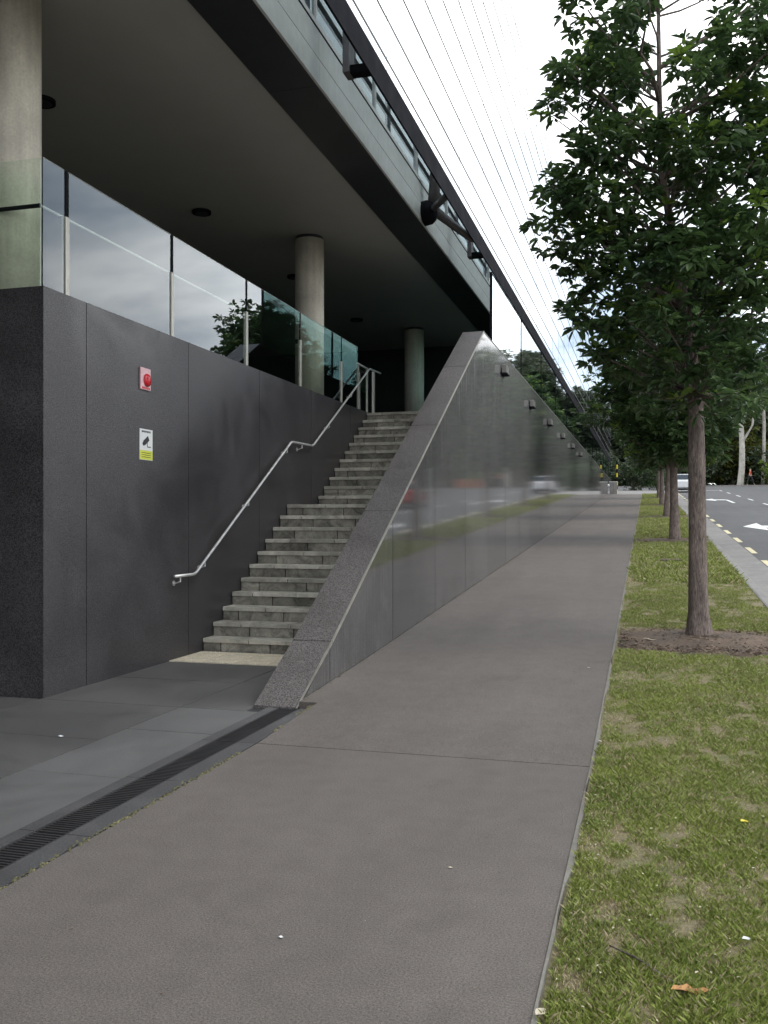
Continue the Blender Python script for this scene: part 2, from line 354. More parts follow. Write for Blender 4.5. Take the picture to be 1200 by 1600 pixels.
# ---------------------------------------------------------------- ground
XW = -2.78      # face of the long wall
xs = [-400, -60, -12, -2.95, -2.82, 0, 12, 60, 400]
ys = [-60, 0, 6, 9, 20, 40, 60, 78.3, 78.6, 90, 104, 140, 220, 400]
v = []; f = []
for y in ys:
    for x in xs:
        z = P(y) - 0.22
        if x < -2.9 and y < 78.4: z = -0.30
        v.append((x, y, z))
n = len(xs)
for i in range(len(ys) - 1):
    for j in range(n - 1): f.append((i * n + j, i * n + j + 1, (i + 1) * n + j + 1, (i + 1) * n + j))
mesh_obj('ground', v, f, M['ground'])['kind'] = 'structure'

path = thing('footpath', (-1.5, 2, 0), kind='structure', label='warm grey asphalt footpath climbing beside the granite wall')
strip('path_slab', -2.615, -0.345, -8, 5.995, 0, M['path'], path, 0.1)
strip('path_slab', -2.615, -0.345, 6.007, 7.225, 0, M['path'], path, 0.1)
strip('path_slab', -2.775, -0.345, 7.226, 24, 0, M['path'], path, 0.1)
strip('path_slab', -2.775, -0.345, 24.01, 44, 0, M['path'], path, 0.1)
strip('path_slab', -2.775, -0.345, 44.01, 72, 0, M['path'], path, 0.1)
strip('path_ramp', -2.775, 1.5, 72.01, 84, 0, M['concrete'], path, 0.1)
v = []; f = []
yy = np.concatenate([np.arange(-8, 14, 0.25), np.arange(14, 72, 1.0)])
for y in yy:
    w = 0.016 + 0.009 * math.sin(y * 3.1) + 0.008 * math.sin(y * 7.7)
    v += [(-0.343, y, P(y) - 0.06), (-0.343, y, P(y) + 0.006), (-0.343 + w, y, P(y) + 0.005), (-0.343 + w + .01, y, P(y) - 0.06)]
for i in range(len(yy) - 1):
    for j in range(3): f.append((4 * i + j, 4 * i + j + 1, 4 * i + 4 + j + 1, 4 * i + 4 + j))
mesh_obj('path_edging', v, f, M['edging'])['kind'] = 'structure'

# verge soil, bumpy
gx = np.linspace(-0.33, 1.6, 22); gy = np.concatenate([np.arange(-3, 15, 0.1), np.arange(15, 72, 0.6)])
X, Y = np.meshgrid(gx, gy); Z = np.array([P(y) for y in gy])[:, None] + (fbm(X * 2.5, Y * 2.5, 3) - 0.5) * 0.05 + (fbm(X * 9, Y * 9, 13) - 0.5) * 0.018 + 0.004
Z += np.clip((0.25 - (X + 0.33)) / 0.25, 0, 1) * -0.012
edge_m = (X > 1.55); Z[edge_m] = (np.array([P(y) for y in gy])[:, None] + 0 * X)[edge_m] - 0.01
v = np.stack([X, Y, Z], -1).reshape(-1, 3); n = len(gx)
f = [(i * n + j, i * n + j + 1, (i + 1) * n + j + 1, (i + 1) * n + j) for i in range(len(gy) - 1) for j in range(n - 1)]
mesh_obj('verge', v, f, M['soil'], smooth=True)['kind'] = 'structure'

# grass blades
TREES = [(0.57, 10.94), (0.72, 25.6), (0.77, 37.9), (0.78, 50.0), (0.78, 61.5)]
def grass(name, count, y0, y1, h, w, seed, far=1.0):
    g = np.random.default_rng(seed); u = g.random(count); y = y0 * (y1 / y0) ** u if y0 > 0 else y0 + u * (y1 - y0)
    x = -0.31 + g.random(count) * 1.87
    d = 0.5 + 0.55 * (fbm(x * 2.6, y * 1.5, 21) - 0.5) + 0.75 * (fbm(x * 8, y * 6, 31) - 0.5) + 0.45 * (fbm(x * 22, y * 19, 41) - 0.5) - 0.20 * np.clip((0.35 - (x + 0.33)) / 0.5, 0, 1) - 0.10 * np.clip((5.5 - y) / 3, 0, 1) + 0.11
    keep = g.random(count) < np.clip((d - 0.22) / 0.34, 0.30, 1)
    for tx, ty in TREES:
        rr = ((x - tx) / 1.25) ** 2 + ((y - ty + 0.25) / 0.75) ** 2
        keep &= (rr > 0.85 + 0.4 * fbm(x * 5, y * 5, 5)) | (g.random(count) < 0.03)
    x = x[keep]; y = y[keep]; d = d[keep]; n = len(x)
    z = np.interp(y, [-50, 6, 9, 104], [0, 0, .135, 5.36]) + (fbm(x * 2.5, y * 2.5, 3) - 0.5) * 0.05 
    hh = h * (0.5 + g.random(n)) * (0.5 + 1.0 * np.clip((d - 0.3) / 0.5, 0, 1)); ww = w * (0.7 + 0.6 * g.random(n)) * far
    a = g.random(n) * 6.283; lean = (0.2 + 0.9 * g.random(n)) * hh; la = g.random(n) * 6.283
    ax, ay = np.cos(a) * ww, np.sin(a) * ww
    V = np.zeros((n, 4, 3)); V[:, 0] = np.stack([x - ax, y - ay, z], 1); V[:, 1] = np.stack([x + ax, y + ay, z], 1)
    V[:, 2] = np.stack([x + ax * .6 + np.cos(la) * lean * .4, y + ay * .6 + np.sin(la) * lean * .4, z + hh * .6], 1)
    V[:, 3] = np.stack([x + np.cos(la) * lean, y + np.sin(la) * lean, z + hh * .95], 1)
    me = bpy.data.meshes.new(name); me.vertices.add(4 * n); me.vertices.foreach_set('co', V.reshape(-1))
    me.loops.add(4 * n); me.loops.foreach_set('vertex_index', np.arange(4 * n, dtype=np.int32))
    me.polygons.add(n); me.polygons.foreach_set('loop_start', np.arange(n, dtype=np.int32) * 4)
    me.materials.append(M['grass']); me.materials.append(M['drygrass'])
    dry = (g.random(n) < np.clip(1.0 - (d - 0.22) * 3.0, 0.16, 0.92)).astype(np.int32); me.polygons.foreach_set('material_index', dry)
    me.update(calc_edges=True); o = bpy.data.objects.new(name, me); C.objects.link(o)
    return setp(o, 'short patchy green lawn with straw coloured worn patches on the verge', 'grass', kind='stuff')
grass('grass', 520000, 2.0, 16, 0.021, 0.0017, 5)
o = grass('grass', 130000, 16, 72, 0.045, 0.0045, 6, 1.3); o['label'] = 'distant short green grass of the verge between the farther street trees'

# road, gutter, kerb
road = strip('road', 2.34, 14.0, -8, 90, -0.11, M['road'], kind='structure', step=4)
v = []
xr = strip('cross_street', -40, 60, 90.01, 104, -0.115, M['road'], kind='structure')
kerb = thing('kerb', (1.65, 10, 0), kind='structure', label='pale concrete kerb and gutter along the road edge')
y = -7.0
while y < 84:
    y1 = y + 2.99; mb = MB(); prof = [(1.575, -0.2), (1.575, 0.004), (1.60, 0.012), (1.70, 0.008), (1.76, -0.05), (1.82, -0.125), (2.335, -0.102), (2.335, -0.25)]
    ysx = samples(y, y1, 3); vs = []; fs = []; m = len(prof)
    for q in ysx: vs += [(x, q, P(q) + z) for x, z in prof]
    for i in range(len(ysx) - 1):
        for j in range(m): fs.append((i * m + j, (i + 1) * m + j, (i + 1) * m + (j + 1) % m, i * m + (j + 1) % m))
    fs += [tuple(range(m)), tuple(range((len(ysx) - 1) * m + m - 1, (len(ysx) - 1) * m - 1, -1))]
    mesh_obj('kerb_stone', vs, fs, M['concrete'], kerb); y += 3.0
# markings
marks = thing('road_marking', (2.5, 10, 0), kind='structure', label='broken cream edge line beside the gutter')
for k in range(22):
    y = 6.2 + k * 3.4; strip('dash', 2.37, 2.50, y, y + 1.7, -0.106, M['yellowline'], marks)
def arrow(x0, y0, name='turn_arrow'):
    mb = MB(); z = lambda y: P(y) - 0.1055
    tri = [(x0, y0), (x0 + 0.65, y0 - 2.1), (x0 + 0.65, y0 + 2.1)]
    mb.add([(a, b, z(b)) for a, b in tri], [(0, 1, 2)])
    q = [(x0 + 0.65, y0 - .55), (x0 + 1.25, y0 - .9), (x0 + 1.25, y0 + .5), (x0 + 0.65, y0 + .55)]; mb.add([(a, b, z(b)) for a, b in q], [(0, 1, 2, 3)])
    q = [(x0 + 1.251, y0 - 5.5), (x0 + 1.42, y0 - 5.5), (x0 + 1.42, y0 - .3), (x0 + 1.251, y0 + .4)]; mb.add([(a, b, z(b)) for a, b in q], [(0, 1, 2, 3)])
    o = mb.build(name, M['white'], marks)
arrow(3.15, 33.6); arrow(3.45, 61.5)
for k in range(9): strip('lane_dash', 6.15, 6.27, 20 + k * 8, 23 + k * 8, -0.106, M['white'], marks)
strip('stop_line', 2.6, 6.1, 86.5, 87, -0.106, M['white'], marks)
strip('far_kerb', -40, 60, 104.0, 104.3, 0.03, M['concrete'], thick=0.2, kind='structure')

# plaza of bluestone slabs
plaza = thing('plaza_paving', (-4.5, 4, 0), kind='structure', label='bluestone slab forecourt in front of the stairs')
JT = 0.006
cols = [(-3.745, -3.045, 1.2, 0.87, M['paving_light']), (-5.10, -3.755, 1.2, 0.5, M['paving']), (-6.45, -5.11, 1.2, 0.5, M['paving']), (-7.8, -6.46, 1.2, 0.5, M['paving']),
        (-9.15, -7.81, 1.2, 0.5, M['paving']), (-10.5, -9.16, 1.2, 0.5, M['paving']), (-11.9, -10.51, 1.2, 0.5, M['paving'])]
for ci, (x0, x1, ln, off, mt) in enumerate(cols):
    y = -3.1 + off
    while y < 9.9:
        lim = 7.0 if x1 < -5.1 else 10.05
        y1 = min(y + ln, lim)
        if y1 - y > 0.05 and not (x0 > -3.8 and y > 6.9):
            if x0 > -3.8: y1 = min(y1, 7.0)
            box('paving_slab', (x0, x1 - 0.0, y, y1 - JT, -0.05, random.uniform(-0.0012, 0.0012)), mt, plaza)
        y = y1
        if y1 >= lim: break
for yy_ in (7.306, 8.27): box('paving_slab', (-3.745, -3.17, yy_ if yy_ > 8 else 7.0, 8.264 if yy_ < 8 else 9.235, -0.05, 0.0005), M['paving'], plaza)
box('slab_bed', (-12, -2.62, -4, 10, -0.2, -0.012), M['interior'], plaza)
# slabs in the stair mouth
# drain
drain = thing('drain_channel', (-2.85, 4, 0), 'black slotted drain grate set in granite edging along the footpath', 'drain')
y = -3.0
while y < 7.2:
    y1 = min(y + 1.0, 7.22)
    box('edging_stone', (-3.040, -2.952, y, y1 - 0.006, -0.1, 0.0015), M['granite_kerb'], drain)
    box('edging_stone', (-2.762, -2.63, y, y1 - 0.006, -0.1, 0.0015), M['granite_kerb'], drain)
    g = MB().box(-2.948, -2.938, y, y1 - .006, -0.03, 0.0).box(-2.776, -2.766, y, y1 - .006, -0.03, 0.0)
    q = y + 0.012
    while q < y1 - 0.02: g.box(-2.938, -2.776, q, q + 0.011, -0.03, -0.001); q += 0.03
    g.build('grate', M['grate'], drain); y = y1
# moss and grit along path joint
mb = MB(); g = np.random.default_rng(3)
for _ in range(800):
    y = g.uniform(1.5, 7.2) if g.random() < .72 else g.uniform(7.2, 22); xx = (-2.622 if y < 7.2 else -2.765) + g.normal(0, 0.011) + (0.0 if y < 7.2 else 0.01)
    if y < 7.2 and fbm(np.array([y * 2.]), np.array([0.3]), 9)[0] < 0.42: continue
    s = g.uniform(0.003, 0.010); mb.add([(xx - s, y - s, P(y) + .001), (xx + s, y - s, P(y) + .001), (xx + s * .6, y + s, P(y) + .004), (xx, y, P(y) + .001 + s * .9)], [(0, 1, 3), (1, 2, 3), (2, 0, 3)])
setp(mb.build('moss', M['moss']), 'thin line of yellow moss and grit in the joint beside the drain', 'moss', kind='stuff')

# ---------------------------------------------------------------- long granite wall with sloping cap
def top_at(y):   # top of the wall face
    return min(4.93, max(0.0, (y - 7.27) * 0.541)) if y < 16.38 else 4.93
wall = thing('granite_wall', (XW, 8, 0), 'long polished dark granite wall with sloped stair end beside the footpath', 'wall')
YE = 78.0
jo = [7.30, 8.02] + [10.2 + 2.2 * k for k in range(31)]
jo = [q for q in jo if q < YE] + [YE]
for i in range(len(jo) - 1):
    a, b = jo[i] + 0.008, jo[i + 1] - 0.008
    if i: MB().prism_x([(jo[i] - .0078, P(jo[i]) - .25), (jo[i] + .0078, P(jo[i]) - .25), (jo[i] + .0078, top_at(jo[i] - .008) - .002), (jo[i] - .0078, top_at(jo[i] - .008) - .006)], XW - .029, XW - .0008).build('joint_strip', M['darkmetal'], wall)
    poly = [(a, P(a) - .25), (b, P(b) - .25), (b, top_at(b))]
    if a < 16.38 < b: poly.append((16.38, 4.93))
    poly.append((a, top_at(a)))
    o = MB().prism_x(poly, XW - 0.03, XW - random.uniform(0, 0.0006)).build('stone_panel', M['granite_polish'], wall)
# core behind the panels
MB().prism_x([(7.5, -.3), (YE, -.3), (YE, 4.90), (16.45, 4.90), (7.5, 0.05)], XW - 0.36, XW - 0.034).build('wall_core', M['interior'], wall)
# inner cheek of the stair, cap stones
MB().prism_x([(7.4, -.25), (30, -.25), (30, 4.90), (16.42, 4.90), (7.4, 0.03)], -3.155, -3.145).build('inner_face', M['granite_matt'], wall)
cy = [7.18, 8.08, 10.35, 12.6, 14.75, 16.39]
for i in range(len(cy) - 1):
    a, b = cy[i] + .006, cy[i + 1] - .006
    za, zb = (a - 7.27) * .541, (b - 7.27) * .541
    MB().prism_x([(a, za - 0.04 if i else -0.02), (b, zb - 0.04), (b, zb + 0.012), (a, max(za + 0.012, 0.012))], -3.165, XW - 0.010).build('cap_stone', M['granite_cap'], wall)
    MB().prism_x([(a, za - 0.012 if i else 0.0), (b, zb - 0.012), (b, zb + 0.016), (a, max(za + 0.016, 0.008))], XW - 0.0095, XW + 0.003).build('edge_strip', M['postmetal'], wall)
box('cap_stone', (-3.165, XW + 0.002, 16.395, 30, 4.905, 4.935), M['granite_cap'], wall)
box('cap_stone', (-3.165, XW + 0.002, 30.004, YE, 4.905, 4.935), M['granite_cap'], wall)

# ---------------------------------------------------------------- left granite wall + deck
XL = -5.09
UP = 3.60
lw = thing('granite_podium', (XL - 1, 8, 0), 'dark honed granite podium wall with the red alarm, left of the stairs', 'wall')
jl = [7.02, 7.67, 9.70, 11.74, 13.78, 15.8, 17.0]
for i in range(len(jl) - 1):
    a, b = jl[i] + (.005 if i else -0.0), jl[i + 1] - .005
    box('stone_panel', (XL - 0.03, XL + random.uniform(-.0006, .0006), a, b, -0.1, UP + 0.02), M['granite_matt'], lw)
xx = XL - 0.032
while xx > -13:
    box('stone_panel', (xx - 2.02, xx, 7.02 + random.uniform(0, .001), 7.05, -0.1, UP + 0.02), M['granite_matt'], lw); xx -= 2.025
box('podium_core', (-14, XL - 0.035, 7.055, 27, -0.2, UP - 0.02), M['interior'], lw)
box('deck', (-14, XL - 0.035, 7.055, 27, UP - 0.018, UP), M['paving'], lw)
box('deck', (XL - 0.034, -3.17, 16.88, 27, UP - 0.1, UP - 0.002), M['paving'], lw)

# ---------------------------------------------------------------- stairs
st = thing('staircase', (-4.1, 10.06, 0), 'worn stone staircase of two flights between the granite walls', 'staircase')
RZ = UP / 22; TR = 0.268
X0, X1 = XL + 0.004, -3.168
def stepstones(y, z, depth, k):
    cuts = [X0]; x = X0 + (0.33 if k % 2 else 0.62) + random.uniform(-.05, .05)
    while x < X1 - 0.2: cuts.append(x); x += 0.62 + random.uniform(-.04, .04)
    cuts.append(X1)
    for a, b in zip(cuts, cuts[1:]):
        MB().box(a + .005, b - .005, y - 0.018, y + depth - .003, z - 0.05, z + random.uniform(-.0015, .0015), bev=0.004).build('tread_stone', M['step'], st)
    cuts = [X0]; x = X0 + (0.55 if k % 2 else 0.25) + random.uniform(-.08, .08)
    while x < X1 - 0.2: cuts.append(x); x += 0.62 + random.uniform(-.06, .06)
    cuts.append(X1)
    for a, b in zip(cuts, cuts[1:]):
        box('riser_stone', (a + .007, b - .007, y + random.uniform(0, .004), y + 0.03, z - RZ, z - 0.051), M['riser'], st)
core = MB()
for k in range(22):
    y = 10.06 + k * TR if k < 11 else 14.10 + (k - 11) * TR
    z = RZ * (k + 1); dep = TR if k not in (10, 21) else (14.10 - (10.06 + 10 * TR) if k == 10 else 0.6)
    if k == 21: dep = 0.12
    stepstones(y, z, dep, k)
    core.box(X0, X1, y + 0.032, y + max(dep, TR) + 0.03, -0.1, z - 0.052)
core.build('stair_core', M['interior'], st)
tt = thing('tactile_strip', (-4.1, 9.6, 0), 'cream tactile warning tiles with raised dots at the foot of the stairs', 'tactile paving')
x = X0 + 0.001
for i in range(5):
    for j in range(2):
        w = (X1 - X0) / 5; x0 = X0 + i * w; y0 = 9.24 + j * 0.39
        b = MB().box(x0 + .002, x0 + w - .002, y0, y0 + 0.386, -0.01, 0.012)
        for a in range(7):
            for c in range(7):
                b.tube([(x0 + .03 + a * .054, y0 + .03 + c * .054, 0.012), (x0 + .03 + a * .054, y0 + .03 + c * .054, 0.017)], [0.015, 0.010], 6)
        b.build('tactile_tile', M['tactile'], tt)

# ---------------------------------------------------------------- stair handrail
hr = thing('stair_handrail', (XL, 9.3, 0), 'slim stainless handrail fixed to the podium wall, kinked at the landing', 'handrail')
XR = XL + 0.085
pts = [(XR, 9.22, 0.945), (XR, 9.70, 0.945), (XR, 12.72, 2.72), (XR, 13.62, 2.73), (XR, 16.70, 4.42), (XR, 17.45, 4.45)]
def smoothbend(pts, r=0.05):
    o = [Vector(pts[0])]
    for i in range(1, len(pts) - 1):
        a, b, c = map(Vector, pts[i - 1:i + 2]); o += [b + (a - b).normalized() * r, b + (a - b).normalized() * r * .3 + (c - b).normalized() * r * .3, b + (c - b).normalized() * r]
    return o + [Vector(pts[-1])]
MB().tube(smoothbend(pts), 0.017, 12).build('rail', M['steel'], hr, smooth=True)
for y, z in ((9.35, .945), (9.95, 1.09), (11.2, 1.83), (12.55, 2.62), (13.15, 2.725), (14.4, 3.16), (15.6, 3.82)):
    MB().tube([(XR, y, z - .02), (XR, y, z - .065), (XL + .02, y, z - .085), (XL, y, z - .085)], 0.008, 8).tube([(XL + .008, y, z - .085), (XL, y, z - .085)], 0.03, 12).build('wall_bracket', M['steel'], hr)
box('post', (XR - .012, XR + .03, 16.9, 16.96, UP, 4.40), M['postmetal'], hr)

# ---------------------------------------------------------------- glass balustrade
XG = XL - 0.05
bal = thing('glass_balustrade', (XG, 8, UP), 'frameless tinted glass balustrade with steel posts on the podium edge', 'balustrade')
posts = [7.42, 9.39, 11.41, 13.42, 15.42]
edges = [7.075] + posts + [16.35]
ZT = 4.77
for i in range(len(edges) - 1):
    a = edges[i] + (0.035 if i else 0.0); b = edges[i + 1] - (0.035 if i < len(edges) - 2 else 0)
    t = random.uniform(-.0015, .0015)
    p = [(XG - .006, a), (XG + .006 + t, a), (XG + .006 - t, b), (XG - .006, b)]
    MB().prism_z(p, UP + 0.021, ZT).build('glass_pane', M['glass'], bal)
    MB().prism_z([(q[0], q[1]) for q in [(XG - .007, a), (XG + .0075, a), (XG + .0075, b), (XG - .007, b)]], ZT, ZT + 0.004).build('pane_edge', M['postmetal'], bal)
xa = XG - 0.02
for w in (1.7, 2.0, 2.0):
    box('glass_pane', (xa - w, xa, 7.069, 7.081, UP + 0.021, ZT), M['glass'], bal); xa -= w + 0.07
for y in posts: box('post', (XG - .03, XG + .022, y - .027, y + .027, UP + .02, 4.35), M['postmetal'], bal, bev=0.004)
for x in (XG - 1.755, XG - 3.825): box('post', (x - .025, x + .025, 7.05, 7.10, UP + .02, 4.35), M['postmetal'], bal, bev=.004)
for y in posts:
    box('post_cap', (XG - .075, XG - .031, y - .014, y + .014, 4.30, 4.36), M['darkmetal'], bal)
    box('dark_gap_strip', (XG - .012, XG + .004, y - .012, y + .012, 4.352, ZT), M['darkmetal'], bal)  # dark strip added to stand for the open gap between panes
MB().tube([(XG - .10, 7.18, 4.39), (XG - .10, 11.3, 4.39)], 0.013, 10).build('inner_rail', M['steel'], bal)
MB().tube([(XG - .10, 7.18, 4.39), (-9, 7.18, 4.39)], 0.019, 10).build('inner_rail', M['darkmetal'], bal)
# short balustrade at the head of the stairs
b2 = thing('landing_guard', (XL, 16.6, UP), 'short low glass guard with a thin rail at the head of the stairs', 'balustrade')
box('glass_pane', (XG - .006, XG + .006, 16.42, 16.95, UP + .02, 4.44), M['glass'], b2)
for y in (16.40, 16.97): box('post', (XG - .02, XG + .02, y - .015, y + .015, UP + .02, 4.45), M['postmetal'], b2)
MB().tube([(XG, 16.36, 4.475), (XG, 17.0, 4.475)], 0.018, 8).build('top_rail', M['steel'], b2)

# ---------------------------------------------------------------- building
ZS = 6.55
XF = -3.62
bd = thing('office_building', (-9, 20, 0), 'modern building with deep soffit and mirrored panel facade above the stairs', 'building')
box('soffit', (-14, -4.225, -14, 26, ZS + 0.01, ZS + 0.2), M['soffit'], bd)  # lengthened unseen behind the camera, beam and fascia too, to shade the podium end
y = 0.3
for k in range(-3, 6):
    y0, y1 = 0.3 + k * 4.85 + .003, 0.3 + (k + 1) * 4.85 - .003
    box('edge_beam_panel', (-4.22, XF - .001, y0, min(y1, 30), ZS - 0.02, ZS + 0.2), M['beam'], bd)
for k in range(-6, 12):
    y0 = 0.3 + k * 2.425
    box('fascia_panel', (XF, XF + 0.03, y0 + .003, y0 + 2.422, ZS - .02, ZS + 0.265), M['fascia'], bd)
    box('upper_fascia_panel', (XF - 0.01, XF + 0.02, y0 + .003, y0 + 2.422, ZS + 0.29, ZS + 0.60), M['fascia'], bd)
box('sill_track', (XF - .02, XF + .028, .3, 29.4, ZS + .603, ZS + .62), M['darkmetal'], bd)
box('sill_track', (XF - .03, XF + .012, .3, 29.4, ZS + .635, ZS + .70), M['fascia'], bd)
box('shadow_gap', (XF - .05, XF - .012, .3, 29.4, ZS - 0.0, ZS + 0.6), M['darkmetal'], bd)
for k in range(12):
    y0 = 0.3 + k * 2.425
    box('window', (XF - .05, XF - .035, y0 + .02, y0 + 2.405, ZS + .705, 9.2), M['windowglass'], bd)
    box('window_frame', (XF - .06, XF - .01, y0 - .019, y0 + .019, ZS + .705, 9.2), M['fascia'], bd)
box('blind', (XF - .5, XF - .45, .3, 29.4, ZS + .62, ZS + 1.0), M['fascia'], bd)
box('upper_floor', (-14, XF - 1.2, 0, YE, ZS + .21, 12.9), M['beam'], bd)
box('upper_slab', (-14, XF - .055, 0, 29.4, ZS + .21, ZS + .6), M['beam'], bd)
box('window_head', (XF - 1.19, XF - .0, 0, YE, 9.21, 12.9), M['fascia'], bd)  # coloured pale to bounce light into the gap behind the facade
box('back_wall', (-14, -3.2, 26.0, 26.3, -0.2, ZS + .2), M['interior'], bd)
box('unseen_shade_wing', (-14, -3.7, -14, -6.5, -0.2, ZS), M['beam'], bd)  # unseen block behind the camera, added to keep light off the podium end
box('side_wall', (-14.3, -14.01, -14, 26.3, -0.2, ZS + .2), M['interior'], bd)  # stretch behind the camera added to shut light out of the forecourt
box('inner_block', (-14, -3.2, 26.31, YE - .1, -0.2, ZS + .2), M['beam'], bd)
# columns
for x, y in ((-5.75, 7.47), (-5.72, 15.4), (-5.80, 23.4)):
    MB().cyl(x, y, UP, ZS - .045, .255, 40).build('column', M['column'], bd, smooth=False)
    MB().cyl(x, y, ZS - .045, ZS + .01, .235, 40).build('column_collar', M['beam'], bd)
for o in bd.children:
    if o.name.startswith('column'):
        for p in o.data.polygons: p.use_smooth = len(p.vertices) == 4
# curtain wall of mirrored panels
Y0F = 3.65; PW = 2.1; PH = 0.6; NR = 10; NC = 35
box('facade_frame', (XW - .14, XW - .022, Y0F - .02, YE - .03, ZS - .05, ZS + .12), M['darkmetal'], bd)
for r in range(NR + 1): box('facade_rail', (XW - .06, XW + .0055, Y0F - .02, YE - .03, ZS + r * PH - .011 + (.14 if r == 0 else 0), ZS + r * PH + (.011 if r else .15)), M['facadeframe'], bd)
for c in range(NC + 1): box('facade_mullion', (XW - .059, XW + .0022, Y0F + c * PW - .0055, Y0F + c * PW + .0055, ZS + .16, ZS + NR * PH), M['facadeframe'], bd)
box('facade_bottom_rail', (XW - .02, XW + .004, Y0F - .02, YE - .03, ZS - .30, ZS + .008), M['darkmetal'], bd)
rest = MB()
def facpanel(c, r, mb):
    y0 = Y0F + c * PW + .006; y1 = min(y0 + PW - .012, YE - .02); z0 = ZS + r * PH + .013; z1 = z0 + PH - .026
    a = [random.uniform(-.0007, .0007) for _ in range(3)]
    q = [(XW + a[0], y0, z0), (XW + a[1], y1, z0), (XW + a[1] + a[2], y1, z1), (XW + a[0] + a[2], y0, z1)]
    bk = [(XW - .008, y0, z0), (XW - .008, y1, z0), (XW - .008, y1, z1), (XW - .008, y0, z1)]
    mb.add(q + bk, [(0, 1, 2, 3), (7, 6, 5, 4), (0, 4, 5, 1), (1, 5, 6, 2), (2, 6, 7, 3), (3, 7, 4, 0)])
for c in range(NC):
    for r in range(NR):
        if c < 30: mb = MB(); facpanel(c, r, mb); mb.build('facade_panel', M['facade'], bd)
        else: facpanel(c, r, rest)
rest.build('facade_panel', M['facade'], bd)['kind'] = 'stuff'
# clerestory glass between wall top and facade
yy = 17.35
while yy < YE - 1:
    y1 = min(yy + 4.25, YE - .05)
    a = [random.uniform(-.002, .002) for _ in range(2)]
    mb = MB(); z0, z1 = 4.94, ZS - .306
    q = [(XW - .02 + a[0], yy + .012, z0), (XW - .02 + a[1], y1 - .012, z0), (XW - .02 + a[1], y1 - .012, z1), (XW - .02 + a[0], yy + .012, z1)]
    bk = [(XW - .04, p[1], p[2]) for p in q]
    mb.add(q + bk, [(0, 1, 2, 3), (7, 6, 5, 4), (0, 4, 5, 1), (1, 5, 6, 2), (2, 6, 7, 3), (3, 7, 4, 0)])
    mb.build('clerestory_pane', M['bandglass'], bd)
    box('mullion', (XW - .055, XW - .008, yy - .012, yy + .012, 4.94, ZS - .306), M['darkmetal'], bd); yy += 4.25
# brackets carrying the facade
def small_bracket(y):
    b = box('facade_bracket', (-3.24, -3.16, y - .10, y + .10, ZS - .03, 7.6), M['bracketmetal'], bd, bev=.008)
    box('bracket_arm', (-3.159, XW - .142, y - .07, y + .07, ZS - .03, ZS + .06), M['darkmetal'], b)
for y in (5.0, 9.86, 17.3): small_bracket(y)
def big_bracket(y):
    b = MB().tube([(XF + .02, y, ZS + .14), (XF + .14, y, ZS + .16), (XF + .22, y, ZS + .18), (XF + .27, y, ZS + .18)], [.20, .2, .16, .08], 16).build('facade_bracket', M['darkmetal'], bd, smooth=True)
    MB().tube([(XF + .2, y + .02, ZS + .2), (-3.0, y + 1.0, ZS + .0), (-2.93, y + 1.1, ZS - .02)], [.085, .06, .055], 12).build('strut', M['bracketmetal'], b, smooth=True)
    MB().tube([(XF + .2, y - .02, ZS + .2), (-2.95, y - 1.1, ZS + .02)], [.06, .055], 12).build('strut', M['bracketmetal'], b, smooth=True)
    MB().tube([(XF + .2, y, ZS + .2), (XF + .3, y - .15, 7.7)], [.10, .09], 12).build('strut', M['bracketmetal'], b, smooth=True)
for y in (15.1, 1.8): big_bracket(y)
# downlights in the soffit
for i, (y, lab) in enumerate(((9.5, 'round dark downlight in the soffit beside the near pale column'), (13.6, 'round dark downlight in the middle of the soffit'),
                              (17.7, 'round dark downlight seen just left of the middle column'), (21.9, 'farthest round dark downlight in the soffit'))):
    t = thing('downlight', (-6.9, y, ZS), lab, 'downlight', 'downlights in the soffit')
    MB().cyl(-6.9, y, ZS - .035, ZS + .008, .15, 24).build('housing', M['darkmetal'], t)
    MB().cyl(-6.9, y, ZS - .039, ZS - .036, .11, 20).build('lens', M['beam'], t)
# wall lamps on the long wall
for i in range(6):
    y = 18.5 + i * 4.4 + (0.2 if i else 0); z = 4.50 if i == 0 else 4.38
    if i == 0: lab = 'nearest and largest box lamp high on the granite wall'
    else: lab = ['', 'second box lamp along the granite wall', 'third box lamp along the granite wall', 'fourth box lamp along the granite wall', 'fifth box lamp along the granite wall', 'sixth box lamp along the granite wall, small with distance', 'seventh box lamp along the granite wall, tiny', 'farthest box lamp along the granite wall'][i]
    t = thing('wall_lamp', (XW, y, z), lab, 'wall lamp', 'box lamps along the granite wall')
    box('lamp_body', (XW + .02, XW + .12, y - .17, y + .17, z + .0, z + .16), M['lampbody'], t, bev=.008)
    box('base_plate', (XW + .001, XW + .019, y - .2, y + .2, z - .04, z + .02), M['darkmetal'], t)
    box('lens', (XW + .03, XW + .13, y - .175, y + .175, z - .028, z - .002), M['darkmetal'], t)
